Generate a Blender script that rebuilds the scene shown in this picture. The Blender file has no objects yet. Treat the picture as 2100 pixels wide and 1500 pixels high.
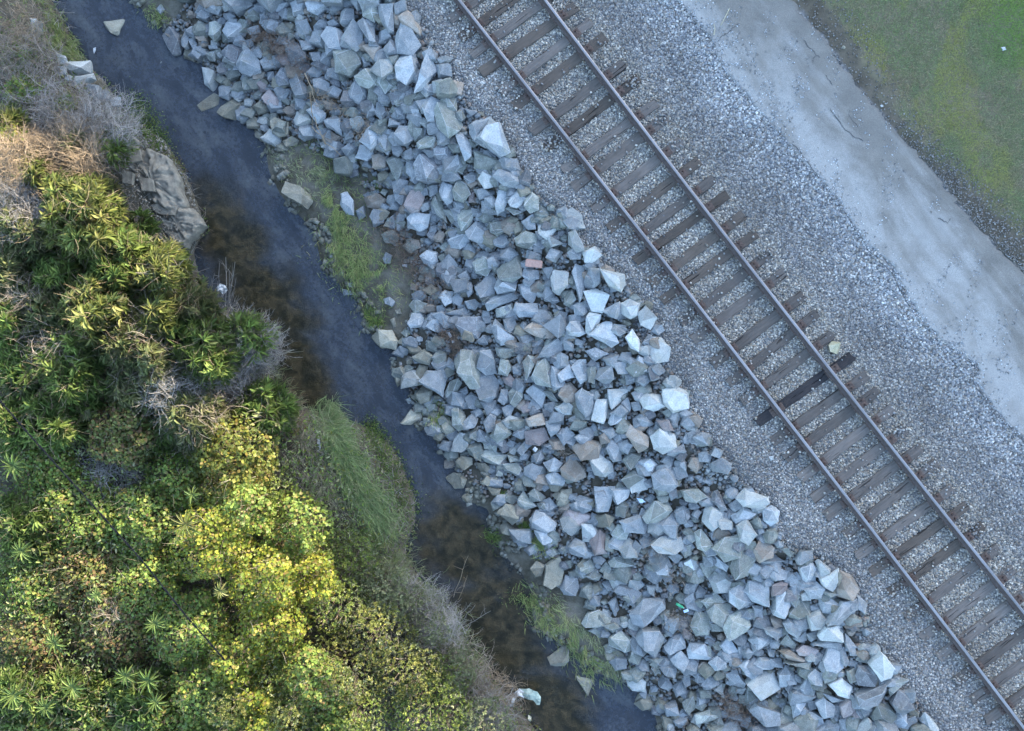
import bpy, bmesh, math, random
import numpy as np
from mathutils import Vector, noise as mnoise
R = math.radians
random.seed(7)
rng = np.random.default_rng(7)
S = bpy.context.scene
C = S.collection

# ------------------------------------------------------------------ camera
CAM_H = 18.0          # drone height above the sleepers
PPM = 91.0            # photo pixels per metre at sleeper level
cd = bpy.data.cameras.new("camera")
cam = bpy.data.objects.new("camera", cd)
C.objects.link(cam)
cam.location = (0, 0, CAM_H)
cam.rotation_euler = (0, 0, 0)
cd.sensor_width = 36.0
cd.lens = 18.0 / (1050.0 / PPM / CAM_H)
cd.clip_start = 0.1
cd.clip_end = 1500
S.camera = cam

# ------------------------------------------------------------------ sky and sun
SUN_EL, SUN_AZ = 18.0, 34.0        # azimuth clockwise from +Y (towards upper right of the picture)
w = bpy.data.worlds.new("World")
S.world = w
w.use_nodes = True
nt = w.node_tree
bg = nt.nodes['Background']
sky = nt.nodes.new('ShaderNodeTexSky')
sky.sky_type = 'NISHITA'
sky.sun_disc = False
sky.sun_elevation = R(SUN_EL)
sky.sun_rotation = R(SUN_AZ)
sky.air_density = 1.0
sky.dust_density = 1.2
sky.ozone_density = 0.7
nt.links.new(sky.outputs[0], bg.inputs[0])
bg.inputs[1].default_value = 0.15
sl = bpy.data.lights.new("sun", 'SUN')
sl.energy = 3.7
sl.angle = R(0.5)
sl.color = (1.0, 0.83, 0.58)
sun = bpy.data.objects.new("sun", sl)
C.objects.link(sun)
sdir = Vector((math.sin(R(SUN_AZ)) * math.cos(R(SUN_EL)), math.cos(R(SUN_AZ)) * math.cos(R(SUN_EL)), math.sin(R(SUN_EL))))
sun.rotation_euler = sdir.to_track_quat('Z', 'Y').to_euler()
S.view_settings.view_transform = 'Standard'
S.view_settings.look = 'None'
S.view_settings.exposure = 2.6
S.view_settings.gamma = 1.0
S.render.engine = 'CYCLES'

# ------------------------------------------------------------------ helpers
def P(px, py, z):
    """ground position of photo pixel (px,py) when it lies at height z"""
    k = (CAM_H - z) / CAM_H / PPM
    return (px - 1050.0) * k, (750.0 - py) * k, z

def P3(px, py, z):
    px = np.asarray(px, float); py = np.asarray(py, float); z = np.broadcast_to(np.asarray(z, float), px.shape)
    k = (CAM_H - z) / CAM_H / PPM
    return np.stack([(px - 1050.0) * k, (750.0 - py) * k, z], -1)

def tag(o, label=None, cat=None, group=None, kind=None):
    if label: o['label'] = label
    if cat: o['category'] = cat
    if group: o['group'] = group
    if kind: o['kind'] = kind
    return o

def link(name, me, mats=(), parent=None, loc=None, rotz=0):
    o = bpy.data.objects.new(name, me)
    C.objects.link(o)
    if me is not None:
        for m in (mats if isinstance(mats, (list, tuple)) else [mats]):
            if m and m.name not in [x.name for x in me.materials if x]: me.materials.append(m)
    if parent: o.parent = parent
    if loc is not None: o.location = loc
    if rotz: o.rotation_euler = (0, 0, rotz)
    return o

def np_mesh(name, V, F, tint=None, mat_idx=None, smooth=False):
    """V (n,3), F (m,k) with constant k; tint (n,3)"""
    me = bpy.data.meshes.new(name)
    V = np.ascontiguousarray(V, dtype=np.float32); F = np.ascontiguousarray(F, dtype=np.int32)
    m, k = F.shape
    me.vertices.add(len(V)); me.vertices.foreach_set('co', V.ravel())
    me.loops.add(m * k); me.loops.foreach_set('vertex_index', F.ravel())
    me.polygons.add(m)
    me.polygons.foreach_set('loop_start', np.arange(0, m * k, k, dtype=np.int32))
    try: me.polygons.foreach_set('loop_total', np.full(m, k, dtype=np.int32))
    except Exception: pass
    if mat_idx is not None: me.polygons.foreach_set('material_index', np.asarray(mat_idx, dtype=np.int32))
    if smooth: me.polygons.foreach_set('use_smooth', np.ones(m, dtype=bool))
    me.update(calc_edges=True)
    if tint is not None:
        a = me.attributes.new('tint', 'FLOAT_COLOR', 'POINT')
        col = np.ones((len(V), 4), dtype=np.float32); col[:, :3] = tint
        a.data.foreach_set('color', col.ravel())
    return me

def vnoise(x, y, seed=0):
    x = np.asarray(x, float); y = np.asarray(y, float)
    xi = np.floor(x).astype(np.int64); yi = np.floor(y).astype(np.int64)
    xf = x - xi; yf = y - yi
    def h(a, b):
        n = (a * 374761393 + b * 668265263 + seed * 1442695041) & 0x7fffffff
        n = ((n ^ (n >> 13)) * 1274126177) & 0x7fffffff
        n = (n ^ (n >> 16)) & 0xffff
        return n / 65535.0
    u = xf * xf * (3 - 2 * xf); v = yf * yf * (3 - 2 * yf)
    return (h(xi, yi) * (1 - u) + h(xi + 1, yi) * u) * (1 - v) + (h(xi, yi + 1) * (1 - u) + h(xi + 1, yi + 1) * u) * v

def fbm(x, y, seed=0, oct=4):
    s = 0; a = 0.5; t = 0
    for i in range(oct):
        s = s + a * vnoise(x * 2 ** i, y * 2 ** i, seed + i * 17); t += a; a *= 0.5
    return s / t      # 0..1

def rand_basis(normals, spin=None, r=rng):
    """orthonormal bases (N,3,3) rows = side, forward, normal"""
    n = normals / np.linalg.norm(normals, axis=1, keepdims=True)
    N = len(n)
    ref = r.normal(size=(N, 3)) if spin is None else spin
    f = ref - n * np.sum(ref * n, 1, keepdims=True)
    f /= np.linalg.norm(f, axis=1, keepdims=True) + 1e-9
    s = np.cross(f, n)
    return np.stack([s, f, n], 1)

def scatter(tv, tf, pos, basis, scale, jitter=0.0, r=rng):
    """copies of a small template merged into V,F; scale (N,3)"""
    tv = np.asarray(tv, float); tf = np.asarray(tf, int)
    N = len(pos); m = len(tv)
    loc = tv[None] * scale[:, None, :]
    if jitter: loc = loc * (1 + r.uniform(-jitter, jitter, size=(N, m, 3)))
    V = np.einsum('nmk,nkj->nmj', loc, basis) + pos[:, None, :]
    F = tf[None] + (np.arange(N) * m)[:, None, None]
    return V.reshape(-1, 3), F.reshape(-1, tf.shape[1]), m

LEAF_ROUND = ([(0, 0, 0), (-.48, .30, .10), (.48, .30, .10), (-.36, .75, .06), (.36, .75, .06), (0, 1.05, -.06)],
              [(0, 5, 3, 1), (0, 2, 4, 5)])
LEAF_LONG = ([(0, 0, 0), (-.5, .35, .12), (.5, .35, .12), (-.4, .70, .02), (.4, .70, .02), (0, 1.0, -.25)],
             [(0, 5, 3, 1), (0, 2, 4, 5)])
BLADE = ([(-.5, 0, 0), (.5, 0, 0), (-.45, .4, .35), (.45, .4, .35), (-.3, .75, .45), (.3, .75, .45), (-.04, 1.0, .35), (.04, 1.0, .35)],
         [(0, 1, 3, 2), (2, 3, 5, 4), (4, 5, 7, 6)])
CUBE = ([(-.5, -.5, -.5), (.5, -.5, -.5), (.5, .5, -.5), (-.5, .5, -.5), (-.36, -.36, .5), (.36, -.36, .5), (.36, .36, .5), (-.36, .36, .5)],
        [(0, 3, 2, 1), (4, 5, 6, 7), (0, 1, 5, 4), (1, 2, 6, 5), (2, 3, 7, 6), (3, 0, 4, 7)])

def tubes(paths, radii, sides=3):
    """paths (N,K,3), radii (N,K) -> one V,F"""
    paths = np.asarray(paths, float); N, K, _ = paths.shape
    d = np.gradient(paths, axis=1)
    d /= np.linalg.norm(d, axis=2, keepdims=True) + 1e-9
    ref = np.where(np.abs(d[..., 2:3]) > .9, np.array([1., 0, 0]), np.array([0, 0, 1.]))
    a = np.cross(d, ref); a /= np.linalg.norm(a, axis=2, keepdims=True) + 1e-9
    b = np.cross(d, a)
    ang = np.arange(sides) * 2 * math.pi / sides
    ring = a[:, :, None, :] * np.cos(ang)[None, None, :, None] + b[:, :, None, :] * np.sin(ang)[None, None, :, None]
    V = paths[:, :, None, :] + ring * np.asarray(radii)[:, :, None, None]
    F = []
    for k in range(K - 1):
        for s in range(sides):
            s2 = (s + 1) % sides
            F.append((k * sides + s, k * sides + s2, (k + 1) * sides + s2, (k + 1) * sides + s))
    F = np.array(F)[None] + (np.arange(N) * K * sides)[:, None, None]
    return V.reshape(-1, 3), F.reshape(-1, 4)

def join(parts):
    V = []; F = []; T = []; o = 0
    for v, f, t in parts:
        V.append(v); F.append(f + o); T.append(np.broadcast_to(t, (len(v), 3))); o += len(v)
    return np.concatenate(V), np.concatenate(F), np.concatenate(T)

# ------------------------------------------------------------------ materials
def mat(name):
    m = bpy.data.materials.new(name); m.use_nodes = True
    nt = m.node_tree
    return m, nt, nt.nodes['Principled BSDF']

def N(nt, typ, **kw):
    n = nt.nodes.new(typ)
    for k, v in kw.items():
        if k.startswith('i_'):
            key = k[2:]
            key = int(key) if key.isdigit() else key.replace('_', ' ')
            n.inputs[key].default_value = v
        else: setattr(n, k, v)
    return n

def L(nt, a, b): nt.links.new(a, b)

def ramp(nt, fac, stops):
    r = nt.nodes.new('ShaderNodeValToRGB')
    e = r.color_ramp.elements
    while len(e) < len(stops): e.new(0.5)
    for el, (p, c) in zip(e, stops):
        el.position = p; el.color = (c[0], c[1], c[2], 1) if not isinstance(c, (int, float)) else (c, c, c, 1)
    L(nt, fac, r.inputs[0]); return r.outputs[0]

def noise(nt, scale, detail=4, rough=.55, vec=None, dist=0.0):
    n = N(nt, 'ShaderNodeTexNoise', i_Scale=scale, i_Detail=detail, i_Roughness=rough, i_Distortion=dist)
    if vec is not None: L(nt, vec, n.inputs['Vector'])
    return n.outputs['Fac']

def mix(nt, fac, a, b, mode='MIX'):
    m = N(nt, 'ShaderNodeMix', data_type='RGBA', blend_type=mode)
    for sock, v in ((m.inputs[0], fac), (m.inputs[6], a), (m.inputs[7], b)):
        if isinstance(v, (int, float)): sock.default_value = v
        elif isinstance(v, tuple): sock.default_value = (v[0], v[1], v[2], 1)
        else: L(nt, v, sock)
    return m.outputs[2]

def pos(nt, scale=(1, 1, 1), rot=(0, 0, 0), coord='pos', along=None):
    if coord == 'pos': o = N(nt, 'ShaderNodeNewGeometry').outputs['Position']
    else: o = N(nt, 'ShaderNodeTexCoord').outputs['Object']
    mp = N(nt, 'ShaderNodeMapping'); L(nt, o, mp.inputs[0])
    mp.inputs['Scale'].default_value = scale; mp.inputs['Rotation'].default_value = rot
    if along:      # stretch the pattern along the run of the track and the creek
        mp.vector_type = 'TEXTURE'; mp.inputs['Scale'].default_value = (1, along, 1); mp.inputs['Rotation'].default_value = (0, 0, R(38))
    return mp.outputs[0]

def bump(nt, bsdf, h, strength=.4, dist=.02):
    b = N(nt, 'ShaderNodeBump', i_Strength=strength, i_Distance=dist)
    L(nt, h, b.inputs['Height']); L(nt, b.outputs[0], bsdf.inputs['Normal'])

def hexc(h, k=1.0):
    """sRGB hex -> linear"""
    c = [int(h[i:i + 2], 16) / 255 for i in (0, 2, 4)]
    return tuple(k * (x / 12.92 if x <= .04045 else ((x + .055) / 1.055) ** 2.4) for x in c)

def rock_mat(name, c1, c2, vein=(.45, .47, .48), amount=.5):
    m, nt, b = mat(name)
    p = pos(nt)
    inf = N(nt, 'ShaderNodeObjectInfo').outputs['Random']
    base = mix(nt, ramp(nt, noise(nt, 5, 6, .65, p), [(.32, 0.), (.68, 1.)]), c1, c2)
    sp = noise(nt, 60, 3, .7, p)
    base = mix(nt, .55, base, ramp(nt, sp, [(.35, .25), (.65, .75)]), 'OVERLAY')
    # pale quartz veins
    warp = N(nt, 'ShaderNodeTexVoronoi', feature='DISTANCE_TO_EDGE', i_Scale=3.2)
    wv = N(nt, 'ShaderNodeVectorMath', operation='ADD'); nz = N(nt, 'ShaderNodeTexNoise', i_Scale=4.0, i_Detail=4)
    L(nt, p, nz.inputs['Vector']); L(nt, p, wv.inputs[0]); L(nt, nz.outputs['Color'], wv.inputs[1]); L(nt, wv.outputs[0], warp.inputs['Vector'])
    vm = ramp(nt, warp.outputs['Distance'], [(.0, amount), (.035, 0.)])
    base = mix(nt, vm, base, vein)
    fa = N(nt, 'ShaderNodeAttribute', attribute_name='facet')
    fm = N(nt, 'ShaderNodeMapRange', i_3=.74, i_4=1.22); L(nt, fa.outputs['Fac'], fm.inputs[0])
    fh = N(nt, 'ShaderNodeHueSaturation'); L(nt, fm.outputs[0], fh.inputs['Value']); L(nt, base, fh.inputs['Color']); base = fh.outputs[0]
    st_ = ramp(nt, noise(nt, 2.6, 6, .7, p, .4), [(.56, 0.), (.66, .5)])
    base = mix(nt, st_, base, tuple(x * y for x, y in zip(c1, (.92, .86, .68))))
    # whole-stone brightness differences
    br = N(nt, 'ShaderNodeMapRange', i_3=.72, i_4=1.25); L(nt, inf, br.inputs[0])
    hs = N(nt, 'ShaderNodeHueSaturation'); L(nt, br.outputs[0], hs.inputs['Value']); L(nt, base, hs.inputs['Color'])
    L(nt, hs.outputs[0], b.inputs['Base Color'])
    b.inputs['Roughness'].default_value = .82
    b.inputs['Specular IOR Level'].default_value = .3
    bump(nt, b, noise(nt, 22, 8, .7, p), .8, .03)
    return m

M = {}
M['b'] = rock_mat('blue_grey_stone', (.205, .24, .268), (.335, .37, .395))
M['p'] = rock_mat('pale_stone', (.31, .345, .35), (.43, .46, .455), amount=.3)
M['g'] = rock_mat('green_grey_stone', (.17, .195, .185), (.29, .32, .295))
M['d'] = rock_mat('dark_grey_stone', (.13, .145, .165), (.22, .235, .25))
M['k'] = rock_mat('khaki_stone', (.20, .20, .165), (.31, .31, .26), amount=.2)
M['t'] = rock_mat('rust_stained_stone', (.25, .21, .17), (.33, .315, .29), amount=.2)
M['r'] = rock_mat('pinkish_stone', (.235, .205, .205), (.31, .285, .285), amount=.2)
M['e'] = rock_mat('chipped_stone_edge', (.29, .315, .335), (.40, .43, .45), amount=0)
M['y'] = rock_mat('yellow_stone', (.31, .30, .20), (.43, .41, .31), amount=0)

def tint_mat(name, rough=.85, transl=0.0, bumpy=0.0, spec=.3, mul=1.0):
    m, nt, b = mat(name)
    a = N(nt, 'ShaderNodeAttribute', attribute_name='tint')
    col = a.outputs['Color']
    if bumpy:
        p = pos(nt)
        col = mix(nt, .5, col, ramp(nt, noise(nt, 45, 3, .6, p), [(.3, .3), (.7, .72)]), 'OVERLAY')
        bump(nt, b, noise(nt, 60, 4, .6, p), bumpy, .01)
    L(nt, col, b.inputs['Base Color'])
    b.inputs['Roughness'].default_value = rough
    b.inputs['Specular IOR Level'].default_value = spec
    if transl:
        tr = N(nt, 'ShaderNodeBsdfTranslucent'); L(nt, col, tr.inputs[0])
        ms = N(nt, 'ShaderNodeMixShader', i_0=transl)
        L(nt, b.outputs[0], ms.inputs[1]); L(nt, tr.outputs[0], ms.inputs[2])
        L(nt, ms.outputs[0], nt.nodes['Material Output'].inputs[0])
    return m

M['leaf'] = tint_mat('leaf', .5, .48, spec=.4)
M['twig'] = tint_mat('dry_twig', .9)
M['gravel'] = tint_mat('ballast_gravel', .85, bumpy=.4)
M['grass'] = tint_mat('grass_blade', .7, .25)

def plain(name, c, rough=.6, metal=0.0, var=.25, scale=20, spec=.4, bmp=.2):
    m, nt, b = mat(name)
    p = pos(nt)
    n = noise(nt, scale, 5, .6, p)
    L(nt, mix(nt, ramp(nt, n, [(.3, 0.), (.7, 1.)]), tuple(x * (1 - var) for x in c), tuple(min(1, x * (1 + var)) for x in c)), b.inputs['Base Color'])
    b.inputs['Roughness'].default_value = rough; b.inputs['Metallic'].default_value = metal
    b.inputs['Specular IOR Level'].default_value = spec
    if bmp: bump(nt, b, n, bmp, .01)
    return m

# ------------------------------------------------------------------ plan of the site, in photo pixels
def line(pts):
    ys = np.array([p[0] for p in pts], float); xs = np.array([p[1] for p in pts], float)
    def f(y):
        y = np.asarray(y, float); yc = np.clip(y, ys[0], ys[-1])
        return np.interp(yc, ys, xs) + .78 * (y - yc)
    return f
WL = line([(0, 105), (40, 130), (90, 150), (125, 170), (170, 215), (225, 250), (290, 340), (370, 385), (420, 405), (470, 420), (515, 395), (560, 405), (620, 440), (690, 520), (780, 565), (830, 600), (850, 660), (880, 760), (920, 805), (960, 825), (1020, 850), (1070, 850), (1120, 832), (1150, 835), (1200, 870), (1240, 905), (1300, 945), (1350, 965), (1400, 1010), (1450, 1060), (1500, 1100)])
WR = line([(0, 270), (45, 318), (70, 345), (125, 420), (190, 470), (255, 515), (300, 545), (345, 550), (400, 575), (450, 620), (475, 645), (530, 655), (590, 700), (610, 733), (675, 752), (700, 772), (720, 815), (760, 812), (795, 838), (820, 850), (870, 855), (900, 893), (930, 925), (965, 945), (1030, 965), (1045, 1000), (1085, 1012), (1145, 1040), (1177, 1070), (1215, 1088), (1290, 1098), (1310, 1135), (1345, 1190), (1380, 1215), (1397, 1290), (1433, 1335), (1500, 1350)])
RL = line([(0, 400), (60, 350), (120, 420), (250, 520), (300, 640), (350, 740), (450, 790), (560, 860), (650, 850), (750, 830), (850, 862), (950, 935), (1050, 1045), (1150, 1110), (1200, 1215), (1280, 1235), (1400, 1300), (1500, 1390)])
RE = line([(0, 815), (60, 865), (120, 890), (180, 925), (250, 990), (330, 1045), (400, 1085), (440, 1150), (560, 1250), (640, 1330), (740, 1350), (820, 1410), (900, 1435), (960, 1490), (1040, 1565), (1120, 1600), (1150, 1690), (1230, 1750), (1330, 1800), (1400, 1840), (1500, 1910)])
PL = line([(0, 1385), (40, 1420), (85, 1463), (115, 1470), (165, 1500), (200, 1530), (235, 1560), (280, 1600), (310, 1622), (340, 1650), (380, 1690), (425, 1720), (465, 1750), (505, 1776), (550, 1830), (600, 1850), (650, 1880), (695, 1920), (720, 1965), (745, 2000), (785, 2004), (835, 2030), (870, 2060), (905, 2100), (960, 2150)])
PR = line([(0, 1625), (35, 1650), (65, 1680), (105, 1710), (165, 1750), (210, 1790), (245, 1820), (285, 1850), (320, 1890), (370, 1930), (420, 1970), (460, 2000), (500, 2040), (560, 2100)])
GE = line([(0, 1690), (50, 1735), (100, 1765), (160, 1800), (210, 1830), (280, 1880), (330, 1930), (390, 1995), (450, 2060), (490, 2110)])
def RAIL_L(y): return 941 + .788 * y - 8.3e-6 * y * y
def RAIL_R(y): return 1117 + .756 * y + 2.0e-5 * y * y
WATER = -1.7

def TZ(x, y, rough=True):
    x = np.asarray(x, float); y = np.asarray(y, float)
    wl, wr, rl, re = WL(y), WR(y), RL(y), RE(y)
    rl = np.maximum(rl, wr + 4)
    pl = PL(y)
    dl = np.maximum(wl - x, 0) / PPM
    zl = WATER + 1.0 * (1 - np.exp(-dl / .55)) + .10 * np.minimum(dl, 6)
    dd = np.minimum(x - wl, wr - x) / PPM
    zb = WATER - .32 * (1 - np.exp(-np.maximum(dd, 0) / .45))
    dm = np.maximum(x - wr, 0) / PPM
    zm = WATER + .30 * (1 - np.exp(-dm / .5)) * 1.0
    zrl = WATER + .30 * (1 - np.exp(-((rl - wr) / PPM) / .5))
    t = np.clip((x - rl) / (re - rl), 0, 1)
    zs = zrl + (-.08 - zrl) * (t * .75 + .25 * t * t * (3 - 2 * t))
    tr = np.clip((x - re) / 45.0, 0, 1)
    zt = -.08 + .08 * tr * tr * (3 - 2 * tr)
    tp = np.clip((x - (pl - 230)) / 200.0, 0, 1)
    zt = zt - .10 * tp * tp * (3 - 2 * tp)
    z = np.where(x < wl, zl, np.where(x < wr, zb, np.where(x < rl, zm, np.where(x < re, zs, zt))))
    if rough:
        n = fbm(x / 60., y / 60., 3, 4) - .5
        amp = np.where(x < wl, .30 * np.clip(dl / .4, 0, 1), np.where(x < wr, .05, np.where(x < re, .10 * np.clip(dm / .3, 0, 1), .015)))
        z = z + n * amp
    return z
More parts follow.
